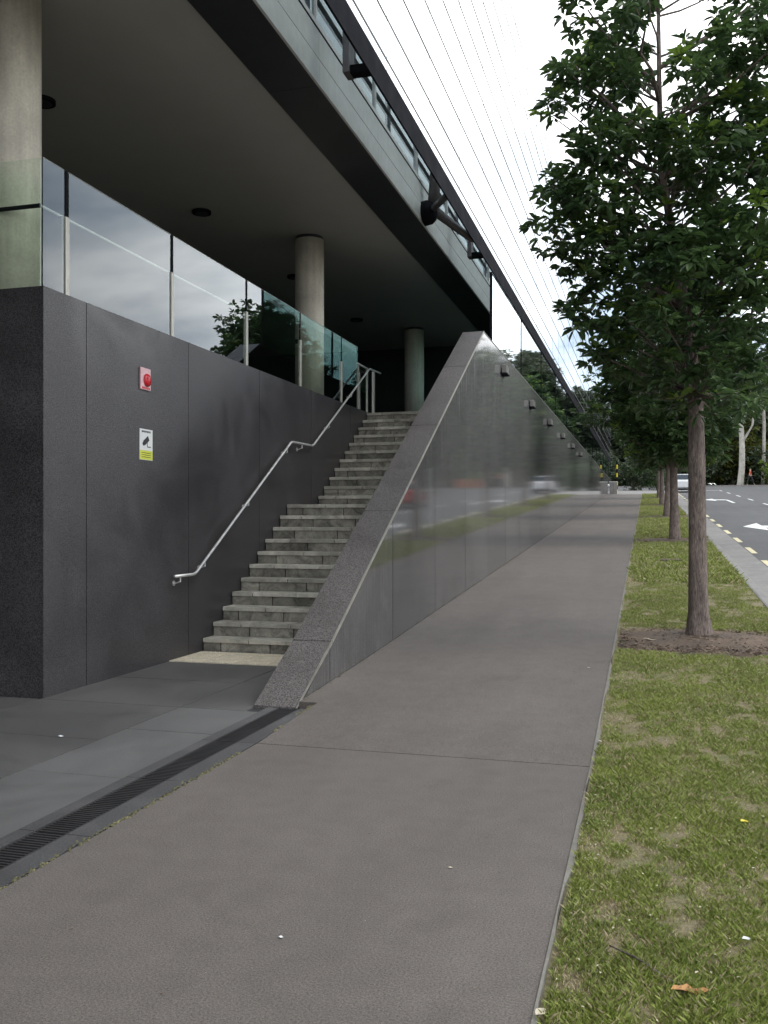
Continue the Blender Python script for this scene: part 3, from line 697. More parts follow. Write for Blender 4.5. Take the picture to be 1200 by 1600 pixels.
# alarm strobe and camera sign
t = thing('alarm_strobe', (XL, 8.73, 3.05), 'red fire alarm strobe on a pale pink plate on the podium wall', 'fire alarm')
box('back_plate', (XL + .001, XL + .02, 8.62, 8.82, 2.935, 3.165), M['pinkwhite'], t, bev=.004)
MB().tube([(XL + .02, 8.74, 3.04), (XL + .035, 8.74, 3.04), (XL + .05, 8.74, 3.04)], [.07, .066, .035], 16).build('strobe_lens', M['red'], t, smooth=True)
box('label_strip', (XL + .0205, XL + .0225, 8.64, 8.80, 2.945, 2.965), M['red'], t)
t = thing('camera_sign', (XL, 8.75, 2.36), 'small white and yellow camera warning sign below the red alarm', 'sign')
ys0, ys1 = 8.62, 8.88
box('sign_plate', (XL + .001, XL + .006, ys0, ys1, 2.20, 2.525), M['signwhite'], t)
box('yellow_panel', (XL + .0065, XL + .008, ys0 + .004, ys1 - .004, 2.205, 2.30), M['signyellow'], t)
b = MB()
for k in range(7): b.box(XL + .0065, XL + .008, ys0 + .04 + k * .026, ys0 + .058 + k * .026, 2.488 + (k % 2) * .003, 2.508)
b.build('lettering', M['ink'], t)
cc = Matrix.Rotation(R(32), 4, 'X')
b = MB()
for (a0, a1, c0, c1) in ((-.06, .055, -.028, .028), (-.085, -.058, -.018, .018)):
    qs = [cc @ Vector((0, a, c)) for a, c in ((a0, c0), (a1, c0), (a1, c1), (a0, c1))]
    b.add([(XL + .0085, 8.75 + q.y, 2.405 + q.z) for q in qs], [(0, 1, 2, 3)])
b.box(XL + .0065, XL + .008, 8.77, 8.84, 2.335, 2.345)
b.box(XL + .0065, XL + .008, 8.765, 8.775, 2.345, 2.39)
b.build('camera_symbol', M['ink'], t)
b = MB()
for k in range(3): b.add([(XL + .0085, ys0 + .03 + q[0], 2.225 + k * .022 + q[1]) for q in ((0, 0), (.06, .004), (.12, 0), (.19, .006), (.19, .011), (.12, .006), (.06, .01), (0, .006))], [(0, 1, 6, 7), (1, 2, 5, 6), (2, 3, 4, 5)])
b.build('lettering', M['ink'], t)

# ---------------------------------------------------------------- trees
def leaf_arrays(centres, radii, n_cl, per, size, g, flat=0.8, droop=0.35, width=0.32):
    """leaf clusters spread through lumps; returns base, direction, normal, length arrays and cluster height in lump"""
    B = []; D = []; Ln = []; T = []
    for c, r in zip(centres, radii):
        k = max(3, int(n_cl * (r / 0.4) ** 2)); d = g.normal(size=(k, 3)); d /= np.linalg.norm(d, axis=1)[:, None]
        rad = r * (0.35 + 0.65 * g.random(k) ** 0.5); p = np.array(c) + d * rad[:, None] * np.array([1, 1, flat])
        for i in range(k):
            m = int(per * g.uniform(0.7, 1.3)); az = g.random() * 6.283 + np.arange(m) * 2.4
            od = d[i] * 0.7 + np.array([0, 0, .25]); el = g.uniform(-droop - .45, 0.55, m)
            dd = np.stack([np.cos(az) * np.cos(el), np.sin(az) * np.cos(el), np.sin(el)], 1) + od * 0.55
            dd /= np.linalg.norm(dd, axis=1)[:, None]
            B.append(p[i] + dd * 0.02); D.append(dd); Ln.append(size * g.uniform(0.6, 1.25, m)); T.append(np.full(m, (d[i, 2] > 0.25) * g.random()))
    return np.concatenate(B), np.concatenate(D), np.concatenate(Ln), np.concatenate(T)
def leaf_mesh(name, B, D, Ln, T, mats, g, width=0.4, young=0.72, curl=0.18, simple_=False):
    n = len(B); up = np.array([0, 0, 1.0]) + g.normal(0, 0.45, (n, 3)); W = np.cross(D, up); W /= np.linalg.norm(W, axis=1)[:, None] + 1e-6; N = np.cross(W, D)
    L_ = Ln[:, None]; w = L_ * width * 0.5
    if simple_:
        V = np.stack([B, B + D * L_ * .5 + W * w * 1.2 + N * L_ * .06, B + D * L_ - N * L_ * curl, B + D * L_ * .5 - W * w * 1.2 + N * L_ * .06], 1)
        m = 4; F = np.array([[0, 1, 2, 3]])
    else:
        V = np.stack([B, B + D * L_ * .35 + W * w + N * L_ * .07, B + D * L_ * .72 + W * w * .85 + N * L_ * .02, B + D * L_ - N * L_ * curl,
                      B + D * L_ * .72 - W * w * .85 + N * L_ * .02, B + D * L_ * .35 - W * w + N * L_ * .07], 1)
        m = 6; F = np.array([[0, 1, 2, 3], [0, 3, 4, 5]])
    me = bpy.data.meshes.new(name); me.vertices.add(n * m); me.vertices.foreach_set('co', V.reshape(-1).astype(np.float32))
    q = len(F); idx = (np.arange(n)[:, None, None] * m + F[None]).reshape(-1).astype(np.int32)
    me.loops.add(len(idx)); me.loops.foreach_set('vertex_index', idx); me.polygons.add(n * q); me.polygons.foreach_set('loop_start', np.arange(n * q, dtype=np.int32) * 4)
    for mt in mats: me.materials.append(mt)
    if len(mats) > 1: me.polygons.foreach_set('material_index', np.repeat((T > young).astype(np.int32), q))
    me.update(calc_edges=True); return me
def link(name, data, parent, loc=(0, 0, 0)):
    o = bpy.data.objects.new(name, data); C.objects.link(o); o.parent = parent; o.location = loc; return o
def limb(mb, a, b, r0, r1, g, n=6, seg=5, sag=0.15):
    a = Vector(a); b = Vector(b); L_ = (b - a).length; pts = []
    for i in range(seg + 1):
        t = i / seg; p = a.lerp(b, t) + Vector((g.normal(0, .02), g.normal(0, .02), math.sin(t * math.pi) * sag * L_ * -0.3 )) * (1 if 0 < i < seg else 0) ; pts.append(p)
    mb.tube(pts, [r0 + (r1 - r0) * i / seg for i in range(seg + 1)], n, cap=False)

# nearest tree, built from its own branch layout (local metres: x across, z height above base)
g = np.random.default_rng(11)
bx, by = TREES[0]; bz = P(by)
t1 = thing('street_tree', (bx, by, bz), 'nearest street tree, dark glossy leaves and grey trunk in the mulch bed', 'tree', 'street trees along the verge')
k_ = 10.4 / 1450
lum = [(1000,-60,50),(1160,-50,50),(1040,-110,40),(1010,-10,38),
 (940,25,40),(925,50,36),(885,95,27),(868,145,26),(905,130,33),(955,100,45),(1000,60,40),(985,150,38),(930,160,24),(1090,125,48),(1190,10,42),(1130,110,50),(1185,110,52),
 (1080,185,42),(1140,200,55),(1195,210,55),(862,262,27),(895,235,30),(950,215,38),(915,275,40),(965,250,42),(1010,240,45),(1050,275,50),(1105,280,55),(1165,290,55),(880,300,32),(925,325,45),(985,320,50),
 (862,345,24),(895,370,38),(940,385,45),(1010,370,50),(1065,360,50),(1125,370,55),(1180,380,55),(905,415,26),(960,440,42),(1015,440,50),(1075,440,55),(1135,450,55),(1190,460,50),
 (925,480,34),(975,500,45),(1035,510,50),(1095,520,52),(1155,530,52),(935,535,26),(990,560,40),(1050,575,45),(1110,585,45),(1165,600,42),(1215,300,55),(1235,380,50),(1225,200,50),(1220,120,45),(1230,460,45),(1010,612,30),(1075,628,32),(1130,640,34)]
cen = []; rad = []
for (u, vv, r) in lum:
    x = (u - 1093) * k_; z = (998 - vv) * k_ ; rr = r * k_
    ax_x = -0.43 * min(1, max(0, (z - 2.6) / 3.0))
    hw = max(0.3, 1.75 - abs(x - ax_x - 0.25) * 0.75)
    for s in (-1, 1):
        cen.append((x * 1.0 + g.normal(0, .05), s * g.uniform(0.1, 0.95) * hw * 0.75, z + g.normal(0, .05))); rad.append(rr * (1.0 if s < 0 else 0.9))
trunk_pts = [(0, 0, -.05), (0, 0, 0.05), (-.01, 0, .3), (-.02, 0.02, 1.0), (-.03, 0, 2.0), (-.04, 0, 2.7), (-.14, .02, 3.6), (-.28, 0, 4.5), (-.41, 0, 5.3), (-.43, 0, 6.2), (-.44, 0, 7.2), (-.42, 0, 8.0)]
mb = MB(); mb.tube(trunk_pts, [.18, .15, .110, .096, .09, .082, .066, .050, .038, .028, .018, .01], 20)
vv_ = []
for (x, y, z) in mb.v:
    a = math.atan2(y, x); s = 1 + 0.05 * math.sin(a * 5 + z * 1.3) + 0.03 * math.sin(a * 9 - z * 2.1); vv_.append((x * s if z < 2.8 else x, y * s, z))
mb.v = vv_
o = mb.build('trunk', M['bark'], t1, local=True, smooth=True)
brm = MB()
def trunk_at(z):
    for a, b in zip(trunk_pts, trunk_pts[1:]):
        if a[2] <= z <= b[2]: return Vector(a).lerp(Vector(b), (z - a[2]) / (b[2] - a[2]))
    return Vector(trunk_pts[-1])
bi = 0
for c, r in zip(cen, rad):
    z0 = min(7.6, max(2.75, c[2] - 0.30 - 0.35 * math.hypot(c[0], c[1]))); a = trunk_at(z0)
    if bi % 4 == 0:
        q = MB(); limb(q, a, c, .026, .008, g); q.build('branch', M['bark'], t1, local=True)
    else: limb(brm, a, c, .014, .005, g, 5, 4)
    bi += 1
brm.build('twigs', M['bark'], t1, local=True)['kind'] = 'stuff'
B, D, Ln, T = leaf_arrays(cen, rad, 27, 10, 0.14, g)
# 300 nearest leaves are separate
camdir = np.array([-bx, -by]); dist = np.hypot(B[:, 0] + bx, B[:, 1] + by); order = np.argsort(dist); near = order[:300]; restl = order[300:]
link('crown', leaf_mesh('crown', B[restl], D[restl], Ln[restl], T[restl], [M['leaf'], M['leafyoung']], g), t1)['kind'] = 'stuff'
lm = [leaf_mesh('leaf', np.zeros((1, 3)), np.array([[1., 0, 0]]), np.array([1.0]), np.array([0.]), [m_], np.random.default_rng(1)) for m_ in (M['leaf'], M['leafyoung'])]
for i in near:
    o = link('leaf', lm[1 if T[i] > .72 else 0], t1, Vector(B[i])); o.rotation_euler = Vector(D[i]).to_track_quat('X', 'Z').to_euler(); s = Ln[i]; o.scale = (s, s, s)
# variants for the row and beyond
def make_tree_meshes(h, r, base, seed, size=0.15, lumps=70, ncl=9, per=8, mats=None, col=False, simple_=True, young=.8):
    g = np.random.default_rng(seed); cs = []; rs = []
    for i in range(lumps):
        z = base + (h - base) * (i + .5) / lumps; t = (z - base) / (h - base); env = r * (0.45 + 1.5 * t) if t < .3 else r * (1.0 - ((t - .3) / .7) ** 1.8 * .8)
        a = i * 2.4 + g.normal(0, .3); q = env * g.uniform(0.25, 1) ** 0.6; cs.append((math.cos(a) * q, math.sin(a) * q, z + g.normal(0, .1))); rs.append(r * g.uniform(.2, .32))
    B, D, Ln, T = leaf_arrays(cs, rs, ncl, per, size, g)
    crown = leaf_mesh('crown', B, D, Ln, T, mats or [M['leaf'], M['leafyoung']], g, simple_=simple_, young=young)
    br = MB()
    for i in range(0, lumps, 3):
        c = cs[i]; limb(br, (0, 0, max(base * .85, c[2] - .5 * math.hypot(c[0], c[1]) - .3)), c, .012 * h / 4, .005 * h / 4, g, 5, 4)
    me = bpy.data.meshes.new('branches'); me.from_pydata(br.v, [], br.f); me.materials.append(M['bark'])
    return crown, me
def trunk_mesh(h, r, seed, mat, n=10):
    g = np.random.default_rng(seed); pts = [(0, 0, -.1), (0, 0, .06)]; rr = [r * 1.5, r * 1.25]
    x = y = 0
    for i in range(1, 8): x += g.normal(0, .012 * h / 4); y += g.normal(0, .012 * h / 4); pts.append((x, y, h * i / 7)); rr.append(r * (1 - .8 * i / 7))
    m = MB(); m.tube(pts, rr, n); me = bpy.data.meshes.new('trunk'); me.from_pydata(m.v, [], m.f); me.materials.append(mat); me.polygons.foreach_set('use_smooth', [True] * len(me.polygons)); return me
rowA = make_tree_meshes(6.5, 2.15, 2.2, 21, .19, 100, 14, 9, simple_=False); rowT = trunk_mesh(6.2, .125, 22, M['bark'])
rowB = make_tree_meshes(6.3, 2.0, 2.2, 31, .22, 90, 12, 9)
labs = ['second street tree along the verge, its low dark branches reaching over the path', 'third street tree along the verge, trunk just behind the second', 'fourth street tree along the verge, thin with distance', 'farthest street tree at the top of the verge']
for i, (x, y) in enumerate(TREES[1:]):
    t = thing('street_tree', (x, y, P(y)), labs[i], 'tree', 'street trees along the verge', rz=i * 1.9 + .4)
    A = rowA if i % 2 == 0 else rowB
    link('crown', A[0], t)['kind'] = 'stuff'; link('branches', A[1], t)['kind'] = 'stuff'; link('trunk', rowT, t)
# mulch beds
for i, (x, y) in enumerate(TREES):
    vs = [(x, y - .2, P(y) + .045)]; n = 40
    for rr, dz in ((.6, .035), (1.0, -.012)):
        for k in range(n):
            a = 2 * math.pi * k / n; w = rr * (1 + .07 * math.sin(a * 5 + i) + .04 * math.sin(a * 9)); px = min(1.555, max(-.30, x + math.cos(a) * 1.2 * w)); py = y - .2 + math.sin(a) * .72 * w
            vs.append((px, py, P(py) + dz + .004 + .015 * (rr < .9)))
    fs = [(0, 1 + k, 1 + (k + 1) % n) for k in range(n)] + [(1 + k, 1 + n + k, 1 + n + (k + 1) % n, 1 + (k + 1) % n) for k in range(n)]
    lb = ['brown bark mulch bed round the nearest street tree', 'brown mulch bed under the second street tree', 'brown mulch bed under the third street tree', 'brown mulch bed under the fourth street tree', 'brown mulch bed under the farthest street tree'][i]
    t = thing('mulch_bed', (x, y - .2, P(y)), lb, 'mulch', 'mulch beds round the street trees')
    mesh_obj('mulch_mound', vs, fs, M['mulch'], t, smooth=True)['kind'] = 'stuff'
    gg = np.random.default_rng(40 + i); c = MB()
    for _ in range(3600 if i == 0 else 400):
        a = gg.random() * 6.283; q = gg.random() ** .5 * 1.03; px = x + math.cos(a) * 1.2 * q; py = y - .2 + math.sin(a) * .74 * q
        if not -.3 < px < 1.54: continue
        z = P(py) + .012 + .035 * max(0, 1 - q) + gg.random() * .022; l = gg.uniform(.01, .035) * (1 if i == 0 else 1.6); w = gg.uniform(.003, .007) * (1 if i == 0 else 1.6); b = gg.random() * 6.283; e2 = gg.normal(0, .25)
        dx, dy = math.cos(b) * l, math.sin(b) * l; wx, wy = -math.sin(b) * w, math.cos(b) * w
        c.add([(px - dx - wx, py - dy - wy, z - e2 * l), (px + dx - wx, py + dy - wy, z + e2 * l), (px + dx + wx, py + dy + wy, z + e2 * l + .002), (px - dx + wx, py - dy + wy, z - e2 * l + .004)], [(0, 1, 2, 3)])
    c.build('bark_chips', M['chip'], t)['kind'] = 'stuff'

# ---------------------------------------------------------------- background vegetation
farA = make_tree_meshes(13, 4.2, 2.0, 51, .75, 90, 7, 6, [M['leaffar'], M['leafyellow']], young=.93)
farB = make_tree_meshes(10.5, 4.0, 1.2, 52, .70, 80, 7, 6, [M['leaffar'], M['leafgum']], young=.75)
farG = make_tree_meshes(17, 4.6, 7.5, 53, .55, 70, 6, 6, [M['leafgum']])
farY = make_tree_meshes(9, 3.2, 1.2, 54, .5, 70, 7, 6, [M['leafyellow'], M['leaffar']], young=.6)
farT = trunk_mesh(11, .2, 55, M['bark']); gumT = trunk_mesh(16, .30, 56, M['gumbark'], 14)
def ftree(x, y, kind, s, label, rz, group='trees of the wood at the top of the street', trunk=None, z=None):
    A = {'a': farA, 'b': farB, 'g': farG, 'y': farY}[kind]
    t = thing('woodland_tree' if kind != 'g' else 'gum_tree', (x, y, (P(y) - .2) if z is None else z), label, 'tree', group, rz=rz); t.scale = (s, s, s)
    link('crown', A[0], t)['kind'] = 'stuff'; link('branches', A[1], t)['kind'] = 'stuff'; link('trunk', trunk or (gumT if kind == 'g' else farT), t)
GEN = 'dense dark green tree in the wood beyond the cross street'
gg = np.random.default_rng(77)
ftree(9.35, 112, 'y', 1.0, 'yellow green tree left of the pale gum trunk beyond the road', 1.0)
i = 0
for x in np.arange(-14, 28, 5.5):
    ftree(x + gg.normal(0, .8), 122 + gg.uniform(-3, 6), 'ab'[i % 2], gg.uniform(.85, 1.2), GEN, gg.random() * 6.2); i += 1
for x in np.arange(-14, 32, 8.5):
    ftree(x + gg.normal(0, 1), 136 + gg.uniform(-3, 6), 'abg'[i % 3], gg.uniform(1.15, 1.45), 'tall tree at the back of the wood beyond the cross street', gg.random() * 6.2, 'tall trees at the back of the wood'); i += 1
# pale forked gum tree
t = thing('gum_tree', (9.7, 106.5, P(106.5) - .1), 'pale smooth forked gum tree standing beyond the road', 'tree')
b = MB(); b.tube([(0, 0, -.1), (0.02, 0, .3), (.18, 0, 2), (.22, 0, 4), (.12, 0, 6.3), (-.1, .1, 8.5), (-.5, .2, 11), (-.9, 0, 13)], [.42, .34, .31, .29, .25, .2, .14, .06], 16)
b.build('trunk', M['gumbark'], t, local=True, smooth=True)
b = MB(); b.tube([(.2, 0, 4.7), (.7, 0, 5.6), (1.25, 0, 6.6), (1.35, 0, 7.6), (1.9, .2, 10)], [.16, .13, .11, .1, .05], 10); b.build('branch', M['gumbark'], t, local=True, smooth=True)
b = MB(); b.tube([(.1, 0, 6.4), (.6, .2, 8), (1.0, .2, 9.5), (1.2, 0, 12)], [.18, .14, .1, .04], 10); b.build('branch', M['gumbark'], t, local=True, smooth=True)
gc = []; gr = []
for _ in range(34): gc.append((gg.normal(.3, 2.3), gg.normal(0, 2), gg.uniform(8.8, 15))); gr.append(gg.uniform(.6, 1.1))
B, D, Ln, T = leaf_arrays(gc, gr, 3.2, 7, .42, gg); link('crown', leaf_mesh('crown', B, D, Ln, T, [M['leafgum']], gg, simple_=True), t)['kind'] = 'stuff'
t = thing('gum_tree', (12.4, 110, P(110) - .1), 'slender straight pale trunk right of the forked gum tree', 'tree')
b = MB(); b.tube([(0, 0, -.1), (.05, 0, 3), (.1, 0, 7), (0, 0, 12)], [.24, .2, .17, .1], 12); b.build('trunk', M['gumbark'], t, local=True, smooth=True)
B, D, Ln, T = leaf_arrays([(c[0], c[1], c[2] + 1.5) for c in gc], gr, 3.0, 7, .45, gg); link('crown', leaf_mesh('crown', B, D, Ln, T, [M['leafgum']], gg, simple_=True), t)['kind'] = 'stuff'
# undergrowth
cs = []; rs = []
for _ in range(420):
    x = gg.uniform(-34, 46); y = gg.uniform(108, 117); cs.append((x, y, P(y) + gg.uniform(.2, 3.8))); rs.append(gg.uniform(.6, 1.2))
B, D, Ln, T = leaf_arrays(cs, rs, 3.2, 6, .5, gg); o = bpy.data.objects.new('undergrowth', leaf_mesh('undergrowth', B, D, Ln, T, [M['leaffar'], M['leafgum']], gg, simple_=True)); C.objects.link(o)
setp(o, 'dark tangled shrub undergrowth at the edge of the wood', 'shrubs', kind='stuff')
# far wood behind everything
cs = []; rs = []
for _ in range(1500):
    x = gg.uniform(-90, 130); y = gg.uniform(150, 175); cs.append((x, y, P(y) + gg.uniform(0, 15))); rs.append(gg.uniform(1.8, 3.2))
B, D, Ln, T = leaf_arrays(cs, rs, .16, 6, 1.6, gg, width=.5); o = bpy.data.objects.new('far_wood', leaf_mesh('far_wood', B, D, Ln, T, [M['leaffar'], M['leafgum']], gg, simple_=True, width=.5)); C.objects.link(o)
setp(o, 'far dark wood closing the view at the top of the street', 'wood', kind='stuff')
# green shrubs by the end of the path
def shrub(x, y, r, h, mats, label):
    t = thing('shrub', (x, y, P(y)), label, 'shrub'); c2 = [(gg.normal(0, r * .4), gg.normal(0, r * .4), gg.uniform(.2, h)) for _ in range(26)]
    B, D, Ln, T = leaf_arrays(c2, [r * gg.uniform(.3, .5) for _ in c2], 7, 7, .22, gg); link('foliage', leaf_mesh('foliage', B, D, Ln, T, mats, gg, simple_=True), t)['kind'] = 'stuff'
    b = MB()
    for k in range(5): a = k * 1.3; b.tube([(0, 0, -.05), (math.cos(a) * r * .3, math.sin(a) * r * .3, h * .7)], [.03, .01], 6)
    b.build('stems', M['bark'], t, local=True)
shrub(-1.1, 85.5, 1.5, 2.6, [M['leaffar'], M['leaf']], 'round dark shrub beyond the end of the footpath')
shrub(0.9, 87, 1.5, 2.4, [M['leaf'], M['leafgum']], 'dark blue green shrub beyond the second street tree')
shrub(12.9, 105.6, 1.4, 2.8, [M['leafyoung'], M['leaf']], 'bright green leafy shrub above the brick planter')
# trees across the road, seen mirrored in the facade and glass
for i in range(3):
    y = 66 + i * 10.5
    ftree(17 + gg.uniform(-1, 2), y, 'ab'[i % 2], gg.uniform(.62, .85), 'dark leafy tree on the far side of the road', gg.random() * 6.2, 'trees on the far side of the road', z=P(y) - .2)
strip('far_pavement', 14.0, 30, -8, 89, -.02, M['ground'], thick=.2, kind='structure')

# ---------------------------------------------------------------- street things
t = thing('brick_planter', (13.9, 104.9, P(105)), 'orange brick planter box at the right edge beyond the road', 'planter')
zb = P(105); 
for r in range(8):
    for k in range(9):
        x0 = 12.45 + k * .33 + (.165 if r % 2 else 0); box('brick', (x0, x0 + .315, 104.7, 104.85, zb + r * .13, zb + r * .13 + .115), M['brick'], t)
box('planter_core', (12.46, 15.4, 104.86, 106, zb, zb + 1.0), M['brick'], t)
t = thing('street_post', (1.25, 29.6, P(29.6)), 'thin pale grey steel post standing behind the nearest trunk', 'post')
MB().cyl(1.25, 29.6, P(29.6) - .1, P(29.6) + 3.4, .03, 14).build('pole', M['fascia'], t)
MB().cyl(1.25, 29.6, P(29.6) + 3.4, P(29.6) + 3.43, .036, 14).build('cap', M['postmetal'], t)
box('sign_plate', (1.10, 1.40, 29.56, 29.568, P(29.6) + 2.85, P(29.6) + 3.3), M['signwhite'], t)
t = thing('service_pit_lid', (.48, 19.9, P(19.9)), 'rusty rectangular service pit lid set in the verge grass', 'pit lid')
b = MB()
for dy, s in ((0, 1),):
    y0, y1 = 19.7, 20.05; b.add([(.29, y0, P(y0) + .04), (.67, y0, P(y0) + .04), (.67, y1, P(y1) + .045), (.29, y1, P(y1) + .045), (.29, y0, P(y0) - .05), (.67, y0, P(y0) - .05), (.67, y1, P(y1) - .05), (.29, y1, P(y1) - .05)], [(0, 1, 2, 3), (0, 4, 5, 1), (1, 5, 6, 2), (2, 6, 7, 3), (3, 7, 4, 0)])
b.build('lid', M['mulch'], t)
box('frame', (.27, .69, 19.68, 19.698, P(19.7) - .05, P(19.7) + .05), M['grate'], t)
t = thing('utility_cabinet', (-2.35, 73, P(73)), 'low off white utility cabinet at the far end of the granite wall', 'cabinet')
box('body', (-2.7, -2.15, 72.8, 73.3, P(73) - .05, P(73) + .9), M['concrete'], t, bev=.02); box('lid', (-2.73, -2.12, 72.77, 73.33, P(73) + .9, P(73) + .95), M['fascia'], t)
box('door_seam', (-2.43, -2.42, 72.795, 72.802, P(73) + .1, P(73) + .9), M['darkmetal'], t)
t = thing('hazard_post', (-2.2, 74.2, P(74.2)), 'yellow and black banded post behind the utility cabinet', 'post')
for k in range(8): MB().cyl(-2.2, 74.2, P(74.2) + k * .32, P(74.2) + (k + 1) * .32 - .001, .06, 14).build('band', M['yellow'] if k % 2 == 0 else M['darkmetal'], t)

def make_car(x, y, rz, paint, label, loc_z):
    t = thing('parked_car', (x, y, loc_z), label, 'car', rz=rz)
    # local: length along y, nose +y
    def loft(secs, name, mat, par):
        vs = []; fs = []; m = None
        for (yy, w, zb_, zt, wt) in secs:
            ring = [(-w * .92, zb_), (-w, zb_ + (zt - zb_) * .35), (-w * .97, zb_ + (zt - zb_) * .75), (-wt, zt), (wt, zt), (w * .97, zb_ + (zt - zb_) * .75), (w, zb_ + (zt - zb_) * .35), (w * .92, zb_)]
            m = len(ring); vs += [(a, yy, b) for a, b in ring]
        for i in range(len(secs) - 1):
            for j in range(m): fs.append((i * m + j, i * m + (j + 1) % m, (i + 1) * m + (j + 1) % m, (i + 1) * m + j))
        fs += [tuple(range(m - 1, -1, -1)), tuple(range((len(secs) - 1) * m, len(secs) * m))]
        return mesh_obj(name, vs, fs, mat, par, local=True, smooth=False)
    loft([(-2.15, .70, .35, .80, .55), (-2.05, .82, .25, .95, .70), (-1.4, .86, .20, 1.0, .76), (0, .87, .18, .95, .78), (1.1, .86, .20, .92, .74), (1.9, .80, .25, .80, .62), (2.1, .68, .35, .70, .5)], 'body', paint, t)
    loft([(-1.85, .70, .96, 1.0, .60), (-1.3, .72, .96, 1.38, .52), (-.3, .74, .95, 1.47, .56), (.45, .74, .94, 1.42, .55), (1.15, .70, .92, .96, .6)], 'cabin', M['carglass'], t)
    loft([(-1.28, .54, 1.385, 1.41, .50), (-.3, .58, 1.473, 1.50, .54), (.42, .57, 1.425, 1.45, .52)], 'roof', paint, t)
    for sx in (-1, 1):
        for yy in (-1.3, 1.28):
            w = MB().tube([(sx * .70, yy, .31), (sx * .89, yy, .31)], .31, 20).build('wheel', M['tyre'], t, local=True)
            MB().tube([(sx * .885, yy, .31), (sx * .90, yy, .31)], .19, 14).build('rim', M['fascia'], w, local=True).location = (sx * .1, 0, .12)
        MB().box(sx * .62 - .12, sx * .62 + .12, 2.02, 2.09, .58, .70).build('headlight', M['signwhite'], t, local=True)
        MB().box(sx * .66 - .1, sx * .66 + .1, -2.13, -2.07, .68, .82).build('tail_light', M['red'], t, local=True)
make_car(7.6, 51, 0, M['carred'], 'red parked car on the far side of the road', P(51) - .11)
make_car(3.0, 82, 0, M['carwhite'], 'white car seen between the street tree trunks', P(82) - .11)

# person in red walking across the top of the road
px_, py_ = 10.6, 105.2; pz = P(py_) + .03
t = thing('person', (px_, py_, pz), 'person in red top and dark trousers walking beyond the road', 'person')
def skin(name, verts, edges, radii, mat, parent, root=0):
    me = bpy.data.meshes.new(name); me.from_pydata(verts, edges, []); o = bpy.data.objects.new(name, me); C.objects.link(o); o.parent = parent
    m = o.modifiers.new('skin', 'SKIN'); 
    for i, r in enumerate(radii): me.skin_vertices[0].data[i].radius = (r, r)
    me.skin_vertices[0].data[root].use_root = True
    s = o.modifiers.new('sub', 'SUBSURF'); s.levels = 1; s.render_levels = 2; me.materials.append(mat); return o
V_ = [(0, 0, .98), (0, 0, 1.18), (0, 0, 1.40), (0, 0, 1.52), (0, -.01, 1.66), (0, -.01, 1.74),
      (-.10, 0, .93), (-.22, .02, .52), (-.34, .06, .08), (-.22, .0, .03),
      (.10, 0, .93), (.22, -.02, .52), (.36, 0, .10), (.46, 0, .05),
      (.0, -.19, 1.42), (-.10, -.24, 1.15), (.05, -.24, .95), (.0, .19, 1.42), (.10, .24, 1.15), (.22, .22, .98)]
E_ = [(0, 1), (1, 2), (2, 3), (3, 4), (4, 5), (0, 6), (6, 7), (7, 8), (8, 9), (0, 10), (10, 11), (11, 12), (12, 13), (2, 14), (14, 15), (15, 16), (2, 17), (17, 18), (18, 19)]
Rr = [.14, .14, .15, .055, .10, .085, .09, .065, .045, .04, .09, .065, .045, .04, .06, .042, .035, .06, .042, .035]
body = skin('body', V_, E_, Rr, M['skin'], t)
skin('shirt', [(0, 0, 1.0), (0, 0, 1.2), (0, 0, 1.42), (0, -.19, 1.425), (-.06, -.225, 1.25), (0, .19, 1.425), (.06, .225, 1.25)], [(0, 1), (1, 2), (2, 3), (3, 4), (2, 5), (5, 6)], [.165, .16, .17, .08, .065, .08, .065], M['shirt'], t)
skin('trousers', [(0, 0, 1.0), (-.10, 0, .92), (-.22, .02, .52), (-.33, .06, .12), (.10, 0, .92), (.22, -.02, .52), (.35, 0, .14)], [(0, 1), (1, 2), (2, 3), (0, 4), (4, 5), (5, 6)], [.155, .11, .085, .065, .11, .085, .065], M['trousers'], t)
skin('hair', [(0, -.01, 1.75), (-.03, -.01, 1.68)], [(0, 1)], [.095, .10], M['ink'], t)

# ---------------------------------------------------------------- litter
def leafobj(name, x, y, size, rz, mat, label, cat='leaf', z=.02, wid=.4, lobes=False, curl=.15):
    t_ = []
    n = 9; pts = []
    for i in range(n):
        s = i / (n - 1); w = math.sin(s * math.pi) ** .7 * wid * .5 * (1 + (.35 * math.sin(s * 16) if lobes else 0)); pts.append((s - .5, w))
    vs = []; 
    for s, w in pts: zc = .08 * math.sin((s + .5) * 7) * .5 + curl * (s * s); vs += [(s * size, w * size, (zc + abs(w) * .4) * size), (s * size, 0, zc * size), (s * size, -w * size, (zc + abs(w) * .3) * size)]
    vs2 = [(a, b, c - .0012) for a, b, c in vs]; k = len(vs); fs = []
    for i in range(n - 1):
        for j in range(2): a = 3 * i + j; fs.append((a, a + 3, a + 4, a + 1)); fs.append((k + a, k + a + 1, k + a + 4, k + a + 3))
    me = bpy.data.meshes.new(name); me.from_pydata(vs + vs2, [], fs); me.materials.append(mat); o = bpy.data.objects.new(name, me); C.objects.link(o)
    o.location = (x, y, P(y) + z); o.rotation_euler = (random.uniform(-.1, .1), random.uniform(-.1, .1), rz); return setp(o, label, cat)
def gp(u, vv, h=0.0):
    """street position a ray through the measured direction meets (used once, to place litter)"""
    a = (u - 600) / 1450; s = 0.27208; c = 0.96228
    d = 3.0
    for _ in range(40): d = (1.55 - P(d * (c + a * s)) - h) * 1450 / (vv - 815)
    return d * (-s + a * c), d * (c + a * s)
x, y = gp(1078, 1566); leafobj('fallen_leaf', x, y, .125, .25, M['deadleaf'], 'large curled orange brown leaf lying on the near grass', z=.035, lobes=True)
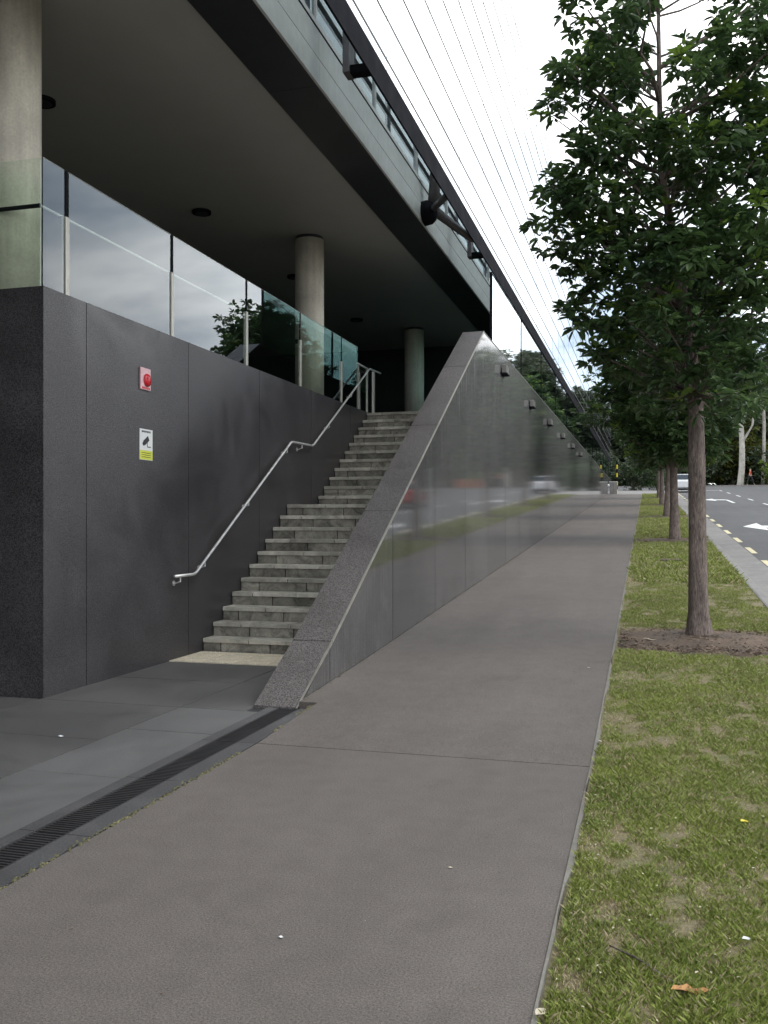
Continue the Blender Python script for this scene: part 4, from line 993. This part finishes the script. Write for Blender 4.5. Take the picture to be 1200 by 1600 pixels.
x0, y0 = gp(952, 1490); x1, y1 = gp(1052, 1552)
o = MB().tube([(x0, y0, .03), (x0 * .6 + x1 * .4 + .01, y0 * .6 + y1 * .4, .038), (x1, y1, .035)], [.0025, .004, .005], 6).build('twig', M['bark']); setp(o, 'thin dark twig on the near grass pointing at the orange leaf', 'twig')
x, y = gp(1163, 1293); leafobj('fallen_flower', x, y, .045, .6, M['yellow'], 'small yellow flower lying in the grass', 'flower', z=.03, wid=.8)
x, y = gp(938, 1163); leafobj('fallen_leaf', x, y, .07, 1.8, M['paleleaf'], 'pale tan leaf at the path edge below the mulch bed')
x, y = gp(1166, 1482); leafobj('fallen_petal', x, y, .03, .3, M['signwhite'], 'white petal in the grass above the orange leaf', 'petal', z=.035, wid=.8)
x, y = gp(845, 1592); leafobj('fallen_leaf', x, y, .045, .9, M['paleleaf'], 'pale dry leaf in the bottom corner of the verge', wid=.7)
x, y = gp(95, 1152); leafobj('fallen_petal', x, y, .045, .2, M['signwhite'], 'white petal on the plaza slabs', 'petal', z=.006, wid=.6)
x, y = gp(1015, 1008); leafobj('fallen_leaf', x, y, .14, .1, M['paleleaf'], 'long pale leaf on the mulch left of the nearest trunk', z=.06, wid=.3)
x, y = gp(704, 1357); leafobj('fallen_leaf', x, y, .022, .1, M['paleleaf'], 'tiny pale leaf in the middle of the footpath', z=.004, wid=.6)
x, y = gp(439, 1466); leafobj('fallen_petal', x, y, .018, .1, M['signwhite'], 'tiny white petal on the near left footpath', 'petal', z=.004, wid=.8)
x, y = gp(920, 1044); leafobj('fallen_petal', x, y, .03, .1, M['signwhite'], 'white petal on the footpath near the mulch bed', 'petal', z=.004, wid=.8)
gg = np.random.default_rng(92); b = MB()
for _ in range(70):
    y = 2.4 * (20 / 2.4) ** gg.random(); x = gg.uniform(-2.5, -.4) if gg.random() < .5 else -.4 - abs(gg.normal(0, .15)); s = gg.uniform(.003, .009); a = gg.random() * 6.28; z = P(y) + .003
    b.add([(x - math.cos(a) * s, y - math.sin(a) * s, z), (x + math.sin(a) * s * .5, y - math.cos(a) * s * .5, z + .003), (x + math.cos(a) * s, y + math.sin(a) * s, z + .002), (x - math.sin(a) * s * .5, y + math.cos(a) * s * .5, z + .003)], [(0, 1, 2, 3)])
setp(b.build('grit', M['chip']), 'sparse brown crumbs and grit on the footpath', 'grit', kind='stuff')
gg = np.random.default_rng(91); b = MB()
for _ in range(330):
    y = 2.2 * (14 / 2.2) ** gg.random(); x = -.3 + gg.random() ** 1.3 * 1.8; s = gg.uniform(.004, .011); a = gg.random() * 6.28; z = P(y) + .03
    b.add([(x - math.cos(a) * s, y - math.sin(a) * s, z), (x + math.sin(a) * s * .5, y - math.cos(a) * s * .5, z + .004), (x + math.cos(a) * s, y + math.sin(a) * s, z + .002), (x - math.sin(a) * s * .5, y + math.cos(a) * s * .5, z + .003)], [(0, 1, 2, 3)])
setp(b.build('leaf_litter', M['paleleaf']), 'scattered pale leaf crumbs over the verge grass', 'leaf litter', kind='stuff')
